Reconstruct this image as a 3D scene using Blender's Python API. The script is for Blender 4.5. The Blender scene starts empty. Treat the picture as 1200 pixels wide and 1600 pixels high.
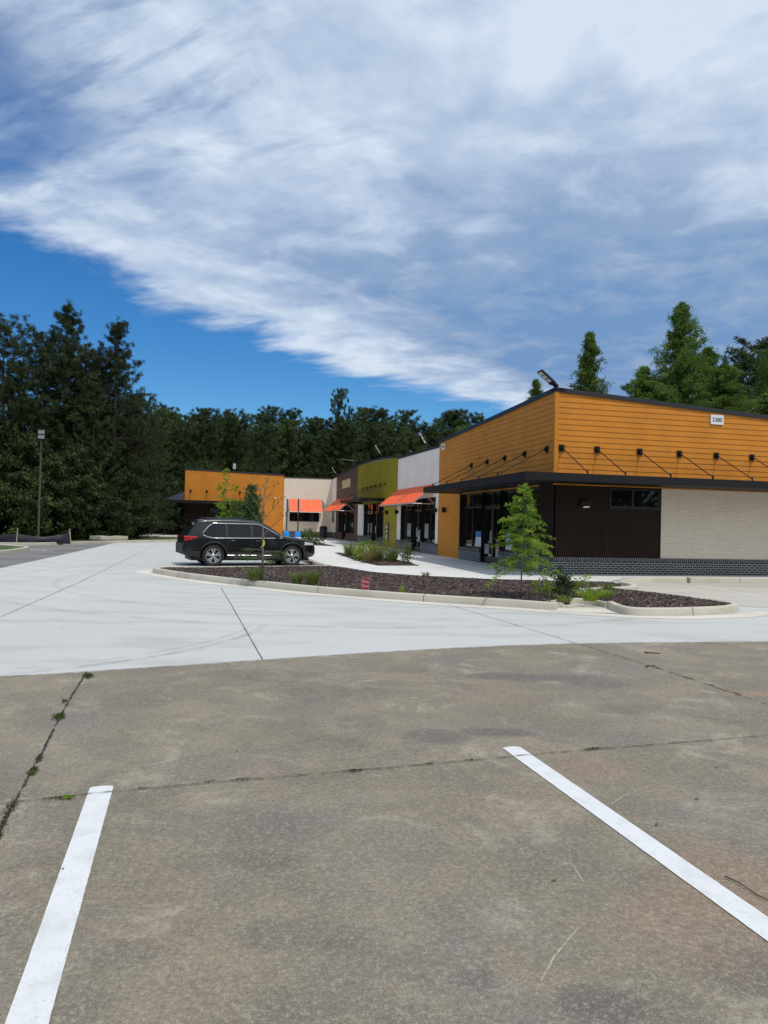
import bpy, math, random
from math import sin, cos, pi, radians as R
from mathutils import Vector, Matrix, noise as mnoise
SC = bpy.context.scene
COL = SC.collection

# ------------------------------------------------------------------ helpers
class MB:
    """collects polygons; build() links them as ONE mesh object"""
    def __init__(s): s.v=[]; s.f=[]
    def poly(s, pts):
        n=len(s.v); s.v += [tuple(p) for p in pts]; s.f.append(tuple(range(n,n+len(pts)))); return s
    def box(s, x0,x1,y0,y1,z0,z1, M=None):
        n=len(s.v)
        P=[(x0,y0,z0),(x1,y0,z0),(x1,y1,z0),(x0,y1,z0),(x0,y0,z1),(x1,y0,z1),(x1,y1,z1),(x0,y1,z1)]
        if M is not None: P=[tuple(M@Vector(p)) for p in P]
        s.v+=P
        s.f+=[tuple(n+i for i in q) for q in ((0,3,2,1),(4,5,6,7),(0,1,5,4),(1,2,6,5),(2,3,7,6),(3,0,4,7))]
        return s
    def prism(s, pts, z0, z1, bottom=False):
        n=len(s.v); k=len(pts)
        s.v += [(p[0],p[1],z0) for p in pts]+[(p[0],p[1],z1) for p in pts]
        s.f.append(tuple(n+k+i for i in range(k)))
        if bottom: s.f.append(tuple(n+i for i in reversed(range(k))))
        for i in range(k):
            j=(i+1)%k; s.f.append((n+i,n+j,n+k+j,n+k+i))
        return s
    def tube(s, path, rad, n=8, cap=True):
        P=[Vector(p) for p in path]
        rr = rad if isinstance(rad,(list,tuple)) else [rad]*len(P)
        rings=[]
        for i,p in enumerate(P):
            d=(P[min(i+1,len(P)-1)]-P[max(i-1,0)])
            if d.length<1e-9: d=Vector((0,0,1))
            d.normalize()
            a=d.cross(Vector((0,0,1))) if abs(d.z)<.95 else d.cross(Vector((1,0,0)))
            a.normalize(); b=d.cross(a)
            base=len(s.v)
            for k in range(n):
                t=2*pi*k/n; s.v.append(tuple(p+(a*cos(t)+b*sin(t))*rr[i]))
            rings.append(base)
        for i in range(len(rings)-1):
            for k in range(n):
                k2=(k+1)%n; s.f.append((rings[i]+k,rings[i]+k2,rings[i+1]+k2,rings[i+1]+k))
        if cap:
            s.f.append(tuple(rings[0]+k for k in reversed(range(n)))); s.f.append(tuple(rings[-1]+k for k in range(n)))
        return s
    def lathe(s, prof, n=24, M=None, closed=False):
        # prof: (r, z) about Z
        base=len(s.v); m=len(prof)
        for k in range(n):
            t=2*pi*k/n
            for r,z in prof:
                p=Vector((r*cos(t),r*sin(t),z)); s.v.append(tuple(M@p if M is not None else p))
        for k in range(n):
            k2=(k+1)%n
            for i in range(m if closed else m-1):
                i2=(i+1)%m
                s.f.append((base+k*m+i,base+k2*m+i,base+k2*m+i2,base+k*m+i2))
        return s
    def build(s, name, mat, parent=None, loc=(0,0,0), rz=0, smooth=False, uv=True):
        me=bpy.data.meshes.new(name); me.from_pydata(s.v,[],s.f); me.update()
        if uv and len(s.f)<40000:
            ul=me.uv_layers.new(name='UVMap'); d=ul.data
            for p in me.polygons:
                n=p.normal; ax=0 if abs(n.x)>=max(abs(n.y),abs(n.z)) else (1 if abs(n.y)>=abs(n.z) else 2)
                for li in p.loop_indices:
                    c=me.vertices[me.loops[li].vertex_index].co
                    d[li].uv=(c.y,c.z) if ax==0 else ((c.x,c.z) if ax==1 else (c.x,c.y))
        if smooth:
            me.polygons.foreach_set('use_smooth',[True]*len(me.polygons))
            if smooth!='all': me.set_sharp_from_angle(angle=R(35))
        me.materials.append(mat)
        o=bpy.data.objects.new(name,me); COL.objects.link(o)
        o.location=loc; o.rotation_euler=(0,0,rz)
        if parent: o.parent=parent
        return o

def tag(o, label=None, cat=None, group=None, kind=None):
    if label: o['label']=label
    if cat: o['category']=cat
    if group: o['group']=group
    if kind: o['kind']=kind
    return o
def empty(name, loc, rz=0, **k):
    o=bpy.data.objects.new(name,None); COL.objects.link(o); o.location=loc; o.rotation_euler=(0,0,rz)
    o.empty_display_size=.2
    return tag(o,**k)
def dup(root, loc, rz=0, sc=None, label=None, group=None):
    kids=list(root.children)
    r=root.copy(); COL.objects.link(r); r.location=loc; r.rotation_euler=(0,0,rz)
    if sc is not None: r.scale=(sc,sc,sc) if not isinstance(sc,(tuple,list)) else sc
    if label: r['label']=label
    if group: r['group']=group
    for ch in kids:
        c=ch.copy(); COL.objects.link(c); c.parent=r
        for g in list(ch.children):
            d=g.copy(); COL.objects.link(d); d.parent=c
    return r
def struct(o): o['kind']='structure'; return o

# ------------------------------------------------------------------ materials
class NT:
    def __init__(s, m): s.t=m.node_tree; s.n=s.t.nodes; s.l=s.t.links
    def new(s, t, **k):
        n=s.n.new(t)
        for a,b in k.items(): setattr(n,a,b)
        return n
    def link(s,a,b): s.l.new(a,b)
    def setin(s, sock, val):
        if hasattr(val,'is_linked') or isinstance(val,bpy.types.NodeSocket): s.l.new(val,sock)
        else: sock.default_value=val
    def math(s, op, a, b=None, c=None, clamp=False):
        n=s.new('ShaderNodeMath',operation=op,use_clamp=clamp); s.setin(n.inputs[0],a)
        if b is not None: s.setin(n.inputs[1],b)
        if c is not None: s.setin(n.inputs[2],c)
        return n.outputs[0]
    def noise(s, vec, scale, detail=4, rough=.55, dist=0):
        n=s.new('ShaderNodeTexNoise'); s.setin(n.inputs['Scale'],scale); n.inputs['Detail'].default_value=detail
        n.inputs['Roughness'].default_value=rough; n.inputs['Distortion'].default_value=dist
        if vec is not None: s.l.new(vec,n.inputs['Vector'])
        return n.outputs['Fac']
    def step(s, x, a, b, lo=0., hi=1.):
        n=s.new('ShaderNodeMapRange',interpolation_type='SMOOTHSTEP'); s.setin(n.inputs[0],x)
        for i,v in enumerate((a,b,lo,hi)): s.setin(n.inputs[i+1],v)
        return n.outputs[0]
    def mix(s, f, a, b, mode='MIX'):
        n=s.new('ShaderNodeMix',data_type='RGBA',blend_type=mode); s.setin(n.inputs[0],f)
        for i,v in ((6,a),(7,b)):
            if isinstance(v,(tuple,list)): v=(*v[:3],1)
            s.setin(n.inputs[i],v)
        return n.outputs[2]
    def mapping(s, vec, scale=(1,1,1), rot=(0,0,0), loc=(0,0,0)):
        n=s.new('ShaderNodeMapping'); n.inputs['Scale'].default_value=scale; n.inputs['Rotation'].default_value=rot
        n.inputs['Location'].default_value=loc; s.l.new(vec,n.inputs[0]); return n.outputs[0]
    def bump(s, h, strength=.3, dist=.01):
        n=s.new('ShaderNodeBump'); n.inputs['Strength'].default_value=strength; n.inputs['Distance'].default_value=dist
        s.l.new(h,n.inputs['Height']); return n.outputs[0]
def newmat(name):
    m=bpy.data.materials.new(name); m.use_nodes=True; t=NT(m)
    b=t.n['Principled BSDF']; return m,t,b
def coords(t, kind='Object'):
    return t.new('ShaderNodeTexCoord').outputs[kind]
def mat(name, col, rough=.6, metal=0, var=.15, vscale=3, bump=0, bscale=60, spec=.4, coat=0, kind='Object', fine=0):
    m,t,b=newmat(name); c=coords(t,kind)
    f=t.noise(c,vscale,5,.6)
    lo=tuple(x*(1-var) for x in col); hi=tuple(min(1,x*(1+var)) for x in col)
    cc=t.mix(t.step(f,.3,.7),lo,hi)
    if fine:
        g=t.noise(c,bscale,2,.7); cc=t.mix(t.step(g,.25,.75),t.mix(fine,cc,(0,0,0)),cc)
    t.link(cc,b.inputs['Base Color'])
    b.inputs['Roughness'].default_value=rough; b.inputs['Metallic'].default_value=metal
    b.inputs['Specular IOR Level'].default_value=spec; b.inputs['Coat Weight'].default_value=coat
    if bump:
        t.link(t.bump(t.noise(c,bscale,3,.6),bump,.01),b.inputs['Normal'])
    return m
def brickmat(name, c1, c2, mortar, bw=.203, rh=.075, ms=.011, off=.5, rough=.8, var=.5, bump=.5, stain=0):
    m,t,b=newmat(name); u=coords(t,'UV')
    n=t.new('ShaderNodeTexBrick'); t.link(u,n.inputs['Vector'])
    n.offset=off; n.inputs['Scale'].default_value=1; n.inputs['Brick Width'].default_value=bw; n.inputs['Row Height'].default_value=rh
    n.inputs['Mortar Size'].default_value=ms; n.inputs['Mortar Smooth'].default_value=.1; n.inputs['Bias'].default_value=0
    n.inputs['Color1'].default_value=(*c1,1); n.inputs['Color2'].default_value=(*c2,1); n.inputs['Mortar'].default_value=(*mortar,1)
    f=t.noise(u,1.3,4,.6)
    cc=t.mix(t.step(f,.3,.75),n.outputs['Color'],t.mix(var*.3,n.outputs['Color'],(c1[0]*.6,c1[1]*.57,c1[2]*.55)))
    t.link(cc,b.inputs['Base Color']); b.inputs['Roughness'].default_value=rough
    h=t.math('SUBTRACT',1.0,n.outputs['Fac'])
    h=t.math('ADD',h,t.math('MULTIPLY',t.noise(u,60,2,.6),.3))
    t.link(t.bump(h,bump,.008),b.inputs['Normal'])
    return m
def leafmat(name, c1, c2, trans=.25, scale=.8, objvar=.25, rough=.55):
    m,t,b=newmat(name); c=coords(t)
    f=t.noise(c,scale,3,.6)
    col=t.mix(t.step(f,.35,.65),c1,c2)
    oi=t.new('ShaderNodeObjectInfo')
    k=t.math('ADD',1-objvar,t.math('MULTIPLY',oi.outputs['Random'],2*objvar))
    g=t.new('ShaderNodeCombineColor'); 
    for i in range(3): t.link(k,g.inputs[i])
    col=t.mix(1.0,col,g.outputs[0],'MULTIPLY')
    t.link(col,b.inputs['Base Color']); b.inputs['Roughness'].default_value=rough; b.inputs['Specular IOR Level'].default_value=.25
    tr=t.new('ShaderNodeBsdfTranslucent'); t.link(t.mix(.5,col,(c2[0]*1.3,c2[1]*1.4,c2[2]*.6)),tr.inputs[0])
    mx=t.new('ShaderNodeMixShader'); mx.inputs[0].default_value=trans
    t.link(b.outputs[0],mx.inputs[1]); t.link(tr.outputs[0],mx.inputs[2])
    t.link(mx.outputs[0],t.n['Material Output'].inputs[0])
    return m
M={}
M['orange']=mat('orange siding paint',(.60,.215,.014),.6,var=.09,vscale=1.2,bump=.06,bscale=40)
M['brown_panel']=mat('brown wall panel',(.026,.016,.011),.8,var=.15,vscale=1,spec=.15)
M['brown_siding']=mat('brown siding paint',(.085,.05,.036),.6,var=.12,vscale=1)
M['olive']=mat('olive siding paint',(.31,.245,.005),.6,var=.10,vscale=.8)
M['white_brick']=brickmat('white painted brick',(.87,.765,.63),(.80,.70,.575),(.64,.55,.43),ms=.010)
M['white_stucco']=mat('white stucco',(.88,.80,.71),.8,var=.06,vscale=1.0,bump=.1,bscale=80)
M['dark_brick']=brickmat('dark iron brick',(.030,.031,.038),(.055,.054,.060),(.46,.45,.43),ms=.0095,bump=.4)
M['soldier']=brickmat('dark brick soldier course',(.032,.032,.038),(.058,.056,.06),(.36,.34,.32),bw=.075,rh=.5,ms=.011,off=0)
M['bronze']=mat('dark bronze metal',(.009,.009,.010),.5,var=.1,spec=.3)
M['coping']=mat('dark coping metal',(.020,.020,.023),.38,var=.1,spec=.5)
M['awning']=mat('orange awning metal',(.80,.115,.018),.4,var=.05,vscale=2)
M['galv']=mat('pale galvanised tube',(.42,.40,.38),.45,metal=.4)
M['frame']=mat('black window frame',(.010,.010,.011),.35,spec=.5)
M['glass']=mat('dark window glass',(.006,.007,.008),.02,var=.3,spec=.45)
M['interior']=mat('dim interior blind',(.25,.26,.27),.6)
M['plywood']=mat('pale plywood panel',(.62,.46,.24),.7,var=.12,vscale=2)
M['roof']=mat('grey roof membrane',(.35,.35,.34),.9)
M['sign_white']=mat('white sign face',(.78,.78,.78),.45,var=.03)
M['pink_print']=mat('faded pale print',(.52,.36,.36),.6)
M['dim_lens']=mat('grey lamp lens',(.50,.50,.48),.4)
M['dim_paper']=mat('glass-dimmed white paper',(.26,.27,.28),.6)  # white paper with the dimness of lying behind glass put into its colour
M['ink']=mat('black sign ink',(.012,.012,.014),.5)
M['purple']=mat('purple banner cloth',(.055,.030,.10),.6)
M['pale_blue']=mat('pale blue print',(.45,.58,.72),.6)
M['poster_blue']=mat('blue poster print',(.03,.20,.55),.5)
M['red_sign']=mat('red sign face',(.30,.012,.03),.45,var=.08)
M['lens']=mat('pale lamp lens',(.85,.85,.80),.3,var=.05)
M['steel']=mat('brushed steel',(.5,.5,.5),.35,metal=.8)
M['blue_plastic']=mat('bright blue plastic',(.02,.26,.72),.4,var=.08)
M['black_post']=mat('black post paint',(.018,.018,.018),.5)
M['bin']=mat('dark grey bin plastic',(.035,.037,.042),.5)
M['pole']=mat('brown grey pole paint',(.085,.07,.055),.6)
M['bark']=mat('tree bark',(.085,.065,.05),.9,var=.3,vscale=12,bump=.5,bscale=30)
M['sap_bark']=mat('young grey bark',(.16,.13,.11),.9,var=.3,vscale=20)
M['silt']=mat('black silt fabric',(.012,.012,.022),.6,var=.3)
M['wood']=mat('weathered stake wood',(.42,.36,.27),.8)
M['yellow_tag']=mat('yellow plastic tag',(.65,.58,.06),.5)
M['paint_white']=None
# ---- foliage
M['pine']=leafmat('pine needles',(.024,.037,.014),(.060,.082,.026),.15,.9)
M['pine_dark']=leafmat('dark forest needles',(.029,.048,.018),(.080,.115,.034),.15,.35)
M['broad']=leafmat('broad green leaves',(.06,.11,.018),(.15,.235,.038),.3,.8)
M['forest_leaf']=leafmat('forest leaves',(.016,.028,.010),(.054,.084,.020),.15,.7)
M['cypress']=leafmat('cypress sprays',(.10,.165,.016),(.22,.32,.035),.4,2.5)
M['bright_leaf']=leafmat('bright young leaves',(.14,.22,.022),(.27,.38,.035),.35,2)
M['shrub_leaf']=leafmat('shrub leaves',(.05,.085,.02),(.10,.16,.035),.3,3)
M['grass_blade']=leafmat('grass blades',(.10,.15,.03),(.20,.25,.06),.3,4)
M['red_grass']=leafmat('reddish grass blades',(.15,.125,.045),(.24,.19,.08),.3,4)
M['dark_leaf']=leafmat('deep green leaves',(.025,.06,.018),(.06,.11,.03),.25,2)
M['weed']=leafmat('crack weed leaves',(.035,.06,.012),(.09,.12,.025),.2,6)
M['moss']=leafmat('dry brown crack moss',(.05,.05,.02),(.09,.085,.035),.1,6)
M['tan_leaf']=leafmat('dry fallen leaves',(.10,.07,.04),(.20,.14,.08),.1,6)

# ---- ground materials
def old_concrete():
    m,t,b=newmat('old weathered concrete'); c=coords(t)
    W_=lambda x,y: t.mapping(c,loc=(x,y,0))
    sx=t.new('ShaderNodeSeparateXYZ'); t.link(c,sx.inputs[0]); X,Y=sx.outputs[0],sx.outputs[1]
    big=t.noise(c,.5,5,.62,.5); mid=t.noise(W_(2,5),1.7,7,.66,.3); fine=t.noise(c,46,5,.8); grit=t.noise(c,125,2,.85)
    streak=t.noise(t.mapping(c,(4,60,1),rot=(0,0,R(-8))),1,5,.75)
    col=t.mix(t.step(big,.36,.64),(.182,.155,.112),(.246,.210,.152))
    col=t.mix(t.math('MULTIPLY',t.step(mid,.42,.62),.60),col,(.150,.130,.106))
    col=t.mix(t.math('MULTIPLY',t.step(t.noise(W_(1,-9),.8,6,.66,.5),.48,.66),.60),col,(.170,.155,.147))   # purple grey wear
    col=t.mix(t.math('MULTIPLY',t.step(t.noise(W_(7,3),.9,5,.62,.4),.56,.70),.40),col,(.270,.205,.145))   # clay
    col=t.mix(t.math('MULTIPLY',t.step(t.noise(W_(-4,11),1.5,7,.72,.8),.52,.70),.70),col,(.37,.325,.255))   # leached pale patches
    col=t.mix(t.math('MULTIPLY',t.step(t.noise(W_(9,-6),6,6,.75,1.2),.60,.74),.40),col,(.38,.335,.265))
    sn=t.noise(W_(4,4),2.4,6,.7,.6); sm=None
    for (x,y,rx,ry,k) in ((1.45,7.85,.50,.20,.8),(1.95,7.88,.45,.16,.8),(2.3,7.6,.30,.2,.6),(.45,5.62,.26,.17,.8),(.88,5.72,.30,.12,.9),(.80,2.50,.16,.12,.8),(.37,2.62,.09,.06,.6),(-.17,5.95,.22,.2,.5),(-.30,5.35,.25,.22,.5),(-2.2,6.5,.35,.3,.5),(-.5,6.9,.6,.35,.4),(2.45,6.55,.5,.22,.5),(1.4,2.72,.20,.16,.6),(-.55,3.5,.22,.10,.5),(-.25,2.88,.25,.12,.5),(-.75,3.9,.5,.25,.4),(3.4,6.4,.6,.3,.5),(-1.2,7.6,.7,.3,.4)):
        e=t.math('ADD',t.math('POWER',t.math('ABSOLUTE',t.math('DIVIDE',t.math('SUBTRACT',X,x),rx)),2),t.math('POWER',t.math('ABSOLUTE',t.math('DIVIDE',t.math('SUBTRACT',Y,y),ry)),2))
        e=t.math('ADD',e,t.math('MULTIPLY',t.math('SUBTRACT',sn,.5),3.2)); m_=t.step(e,1.7,.3,0,k)
        sm=m_ if sm is None else t.math('MAXIMUM',sm,m_)
    col=t.mix(t.math('MULTIPLY',sm,.80),col,(.092,.087,.086))   # old oil and tyre stains
    for (x,y,rx,ry,k) in ((3.9,7.3,.45,.14,.7),(1.45,4.95,.30,.25,.45),(1.7,3.3,.35,.5,.5),(1.3,3.0,.3,.3,.4),(1.1,6.9,.5,.25,.35)):
        e=t.math('ADD',t.math('POWER',t.math('ABSOLUTE',t.math('DIVIDE',t.math('SUBTRACT',X,x),rx)),2),t.math('POWER',t.math('ABSOLUTE',t.math('DIVIDE',t.math('SUBTRACT',Y,y),ry)),2))
        e=t.math('ADD',e,t.math('MULTIPLY',t.math('SUBTRACT',sn,.5),3.2)); col=t.mix(t.step(e,1.6,.1,0,k),col,(.275,.185,.125))
    col=t.mix(t.math('MULTIPLY',t.step(streak,.46,.68),.22),col,(.135,.120,.096))
    col=t.mix(t.math('MULTIPLY',t.step(streak,.44,.30),.10),col,(.34,.305,.24))
    col=t.mix(t.math('MULTIPLY',t.step(fine,.52,.62),.46),col,(.37,.335,.265))
    col=t.mix(t.math('MULTIPLY',t.step(fine,.48,.38),.46),col,(.090,.080,.066))
    col=t.mix(t.math('MULTIPLY',t.step(grit,.56,.66),.32),col,(.48,.445,.38))
    col=t.mix(t.math('MULTIPLY',t.step(grit,.44,.34),.42),col,(.055,.048,.040))
    t.link(col,b.inputs['Base Color']); b.inputs['Roughness'].default_value=.85; b.inputs['Specular IOR Level'].default_value=.25
    h=t.math('ADD',t.math('MULTIPLY',fine,.7),t.math('MULTIPLY',grit,.5))
    t.link(t.bump(h,.6,.004),b.inputs['Normal']); return m
def new_concrete(name, base, dirt, arcs=False):
    m,t,b=newmat(name); c=coords(t)
    big=t.noise(c,.16,5,.6,.6); mid=t.noise(t.mapping(c,(.5,1.6,1),rot=(0,0,R(10))),.9,6,.62)
    fine=t.noise(t.mapping(c,(8,60,1),rot=(0,0,R(-3))),1,3,.7); grit=t.noise(c,90,2,.7)
    hi=tuple(x*1.07 for x in base)
    col=t.mix(t.step(big,.35,.65),base,hi)
    col=t.mix(t.math('MULTIPLY',t.step(mid,.46,.68),.60),col,dirt)
    col=t.mix(t.math('MULTIPLY',t.step(fine,.35,.7),.10),col,tuple(x*.62 for x in base))
    col=t.mix(t.math('MULTIPLY',t.step(grit,.55,.7),.10),col,tuple(x*.7 for x in base))
    if arcs:
        sx=t.new('ShaderNodeSeparateXYZ'); t.link(c,sx.inputs[0])
        nz=t.noise(c,2.2,4,.7)
        for (cx,cy,rad,w,amt,sl) in ((-6.4,11.2,4.55,.09,.55,1),(-6.4,11.2,4.35,.05,.42,1),(-1.0,20.5,9.2,.16,.32,2),(-1,20.5,7.6,.14,.26,2)):
            dx=t.math('SUBTRACT',sx.outputs[0],cx); dy=t.math('SUBTRACT',sx.outputs[1],cy)
            d=t.math('SQRT',t.math('ADD',t.math('MULTIPLY',dx,dx),t.math('MULTIPLY',dy,dy)))
            e=t.math('ABSOLUTE',t.math('SUBTRACT',d,rad))
            k=t.step(e,w,w*.3)
            if sl==1: k=t.math('MULTIPLY',k,t.math('MULTIPLY',t.step(dx,1.8,3.6),t.step(dy,.6,-1.0)))
            k=t.math('MULTIPLY',k,t.step(nz,.35,.6))
            col=t.mix(t.math('MULTIPLY',k,amt),col,tuple(x*.5 for x in base))
    t.link(col,b.inputs['Base Color']); b.inputs['Roughness'].default_value=.8; b.inputs['Specular IOR Level'].default_value=.3
    t.link(t.bump(t.math('ADD',fine,t.math('MULTIPLY',grit,.4)),.2,.003),b.inputs['Normal']); return m
M['old']=old_concrete()
M['new']=new_concrete('pale new concrete',(.455,.460,.445),(.365,.355,.325),True)
M['walk']=new_concrete('pale pavement concrete',(.60,.59,.565),(.52,.50,.46))
M['kerb']=new_concrete('tan kerb concrete',(.50,.465,.385),(.40,.345,.26))
M['gutter']=new_concrete('tan gutter concrete',(.57,.535,.465),(.47,.42,.33))
M['tanlot']=new_concrete('tan stained concrete',(.45,.42,.37),(.36,.33,.29))
M['asphalt']=mat('grey asphalt',(.16,.155,.15),.9,var=.2,vscale=.5,bump=.3,bscale=80)
M['joint']=mat('dark joint filler',(.035,.033,.03),.9,var=.4,vscale=4)
M['fine_joint']=mat('grey saw joint',(.20,.20,.195),.9,var=.2,vscale=4)
M['dirt']=mat('dirt and forest floor',(.075,.065,.04),.95,var=.4,vscale=.6,bump=.5,bscale=10)
M['verge']=mat('grass verge',(.055,.085,.02),.95,var=.4,vscale=2,bump=.6,bscale=30)
M['mulch']=mat('dark brown mulch',(.060,.043,.036),.95,var=.5,vscale=25,bump=1,bscale=45)
def chipmat():
    m,t,b=newmat('mulch chips'); g=t.new('ShaderNodeNewGeometry')
    r=t.new('ShaderNodeValToRGB'); t.link(g.outputs['Random Per Island'],r.inputs[0])
    e=r.color_ramp.elements; e[0].color=(.020,.013,.011,1); e[1].color=(.26,.19,.16,1); e[1].position=1
    x=e.new(.45); x.color=(.058,.038,.032,1); x=e.new(.82); x.color=(.11,.074,.062,1)
    t.link(r.outputs[0],b.inputs['Base Color']); b.inputs['Roughness'].default_value=.9; return m
M['chips']=chipmat()
def stripemat():
    m,t,b=newmat('white marking paint'); c=coords(t)
    f=t.noise(c,5,5,.65); g=t.noise(c,70,3,.75)
    col=t.mix(t.step(f,.45,.75),(.64,.65,.65),(.54,.55,.545))
    w=t.noise(t.mapping(c,loc=(3,3,0)),9,6,.75,.5)
    col=t.mix(t.math('MULTIPLY',t.step(w,.52,.70),.35),col,(.46,.45,.43))
    col=t.mix(t.math('MULTIPLY',t.step(g,.56,.66),.45),col,(.36,.34,.31))
    t.link(col,b.inputs['Base Color']); b.inputs['Roughness'].default_value=.65
    t.link(t.bump(g,.4,.003),b.inputs['Normal']); return m
M['paint_white']=stripemat()
# ---- car
M['car_paint']=mat('black car paint',(.004,.004,.005),.25,var=.05,spec=.35,coat=.5)
M['car_glass']=mat('dark car glass',(.010,.011,.012),.02,var=.05,spec=.35,coat=0)
M['chrome']=mat('chrome',(.75,.75,.76),.12,metal=1,var=.03)
M['tyre']=mat('tyre rubber',(.018,.018,.018),.75,var=.2,vscale=10)
M['alloy']=mat('silver alloy',(.62,.62,.63),.3,metal=.85,var=.03)
M['black_trim']=mat('black plastic trim',(.02,.02,.021),.55,var=.1)
M['red_lamp']=mat('red lamp lens',(.40,.008,.012),.12,coat=1,var=.1)
M['clear_lamp']=mat('clear lamp lens',(.55,.57,.6),.08,coat=1,var=.1)

# ------------------------------------------------------------------ camera, light, sky
H=1.65
pitch=math.atan(17.7/1120); roll=R(1.33)
cam=bpy.data.cameras.new('camera'); co=bpy.data.objects.new('camera',cam); COL.objects.link(co); SC.camera=co
cam.sensor_fit='VERTICAL'; cam.sensor_height=36; cam.sensor_width=27; cam.lens=1120*36/1600; cam.clip_end=2000; cam.clip_start=.05
c_,s_=cos(pitch),sin(pitch)
fw=Vector((0,c_,s_)); u0=Vector((0,-s_,c_)); r0=Vector((1,0,0))
rt=cos(roll)*r0+sin(roll)*u0; up=-sin(roll)*r0+cos(roll)*u0
co.matrix_world=Matrix(((rt.x,up.x,-fw.x,0),(rt.y,up.y,-fw.y,0),(rt.z,up.z,-fw.z,H),(0,0,0,1)))
A=R(13.0)
U=Vector((-sin(A),cos(A),0)); V=Vector((cos(A),sin(A),0)); C0=Vector((5.44,22.99,0))
S=(-U*.39+V*.21+Vector((0,0,1))).normalized()
sun=bpy.data.lights.new('sun','SUN'); sun.energy=2.7; sun.angle=R(.5); sun.color=(1,.95,.88)
so=bpy.data.objects.new('sun',sun); COL.objects.link(so); so.location=(0,0,60)
so.rotation_euler=S.to_track_quat('Z','Y').to_euler()
W=bpy.data.worlds.new('World'); SC.world=W; W.use_nodes=True
def sky():
    t=NT(W); bg=t.n['Background']; STR=.1
    k=t.new('ShaderNodeTexSky',sky_type='NISHITA'); k.sun_disc=False
    k.sun_elevation=math.asin(S.z); k.sun_rotation=math.atan2(S.x,S.y)
    k.air_density=1.0; k.dust_density=.0; k.ozone_density=3.0; k.altitude=200
    hs=t.new('ShaderNodeHueSaturation'); hs.inputs['Saturation'].default_value=1.32; hs.inputs['Value'].default_value=SKYV
    t.link(k.outputs[0],hs.inputs['Color'])
    blue=t.mix(1.0,hs.outputs[0],(.62,.86,1.0),'MULTIPLY')
    d=coords(t,'Generated'); sx=t.new('ShaderNodeSeparateXYZ'); t.link(d,sx.inputs[0])
    z=t.math('ADD',t.math('MAXIMUM',sx.outputs[2],.0),.04)
    px=t.math('DIVIDE',sx.outputs[0],z); py=t.math('DIVIDE',sx.outputs[1],z)
    # s: across the front edge of the cloud sheet, t: along it
    s=t.math('ADD',t.math('MULTIPLY',px,.891),t.math('MULTIPLY',py,-.454))
    l=t.math('ADD',t.math('MULTIPLY',px,.454),t.math('MULTIPLY',py,.891))
    cv=t.new('ShaderNodeCombineXYZ'); t.link(s,cv.inputs[0]); t.link(l,cv.inputs[1]); P=cv.outputs[0]
    fib=t.noise(t.mapping(P,(1.1,2.2,1),rot=(0,0,R(28))),1.4,8,.57,.3)   # streaks fanning off the edge
    puf=t.noise(t.mapping(P,(1.5,1.5,1),loc=(3,1,0)),2.3,8,.58,.3)
    big=t.noise(t.mapping(P,(1,1,1),loc=(5,2,0)),.9,4,.55,.2)
    fine=t.noise(t.mapping(P,(3,3,1),loc=(1,7,0)),2.2,8,.6,.25)
    edge=t.math('ADD',-2.10,t.math('MULTIPLY',t.math('MAXIMUM',t.math('SUBTRACT',l,3.3),0),.42))
    e=t.math('SUBTRACT',s,edge)
    en=t.math('ADD',e,t.math('MULTIPLY',t.math('SUBTRACT',fib,.5),1.0))
    cover=t.step(en,-.10,.22)
    # thin places with blue showing, left of the sheet
    hole=t.math('MULTIPLY',t.step(l,1.42,1.12),t.step(s,-.85,-1.5))
    hn=t.math('ADD',hole,t.math('MULTIPLY',t.math('SUBTRACT',fib,.5),1.5))
    cover=t.math('MULTIPLY',cover,t.step(hn,1.15,.30,.18,1))
    lf=t.math('MULTIPLY',t.step(l,1.9,1.1),t.step(s,-.55,-1.1)); wisp=t.noise(t.mapping(P,(1.0,3.2,1),rot=(0,0,R(24)),loc=(4,0,0)),2.2,8,.64,.4)
    cover=t.math('MULTIPLY',cover,t.math('SUBTRACT',1.0,t.math('MULTIPLY',lf,t.step(wisp,.55,.36,0,.42))))
    cover=t.math('MULTIPLY',cover,t.step(t.math('ADD',puf,t.math('MULTIPLY',fine,.3)),.30,.62,.92,1))
    # low bank on the horizon to the right and wisps
    # brightness of the cloud: bright along its front edge and overhead, grey underside between
    br=t.step(l,2.9,1.15)
    band=t.step(e,1.05,.25)
    lum=t.math('MAXIMUM',t.math('MULTIPLY',br,.80),t.math('MULTIPLY',band,.86))
    lum=t.math('ADD',lum,t.math('MULTIPLY',t.math('SUBTRACT',puf,.5),.75))
    lum=t.math('ADD',lum,t.math('MULTIPLY',t.math('SUBTRACT',big,.5),.75))
    lum=t.math('ADD',lum,t.math('MULTIPLY',t.math('SUBTRACT',fine,.5),.32))
    lum=t.math('ADD',lum,t.step(s,-1.0,.4,-.08,.14))
    tuf=t.noise(t.mapping(P,(1.25,1.1,1),rot=(0,0,R(-20)),loc=(2,9,0)),3.0,8,.56,.35)
    lum=t.math('ADD',lum,t.math('MULTIPLY',t.step(tuf,.40,.72),.36))
    r=t.new('ShaderNodeValToRGB'); t.link(lum,r.inputs[0]); el=r.color_ramp.elements
    g=CLG/STR/10
    el[0].position=-.0; el[0].color=(.175*g,.315*g,.56*g,1)
    el[1].position=1.0; el[1].color=(.66*g,.76*g,.89*g,1)
    x=el.new(.35); x.color=(.290*g,.405*g,.605*g,1)
    x=el.new(.65); x.color=(.455*g,.565*g,.745*g,1)
    cc=t.mix(1.0,r.outputs[0],(10,10,10),'MULTIPLY')
    # the ramp clamps nothing above 1, so scale after it
    out=t.mix(cover,blue,cc)
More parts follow.
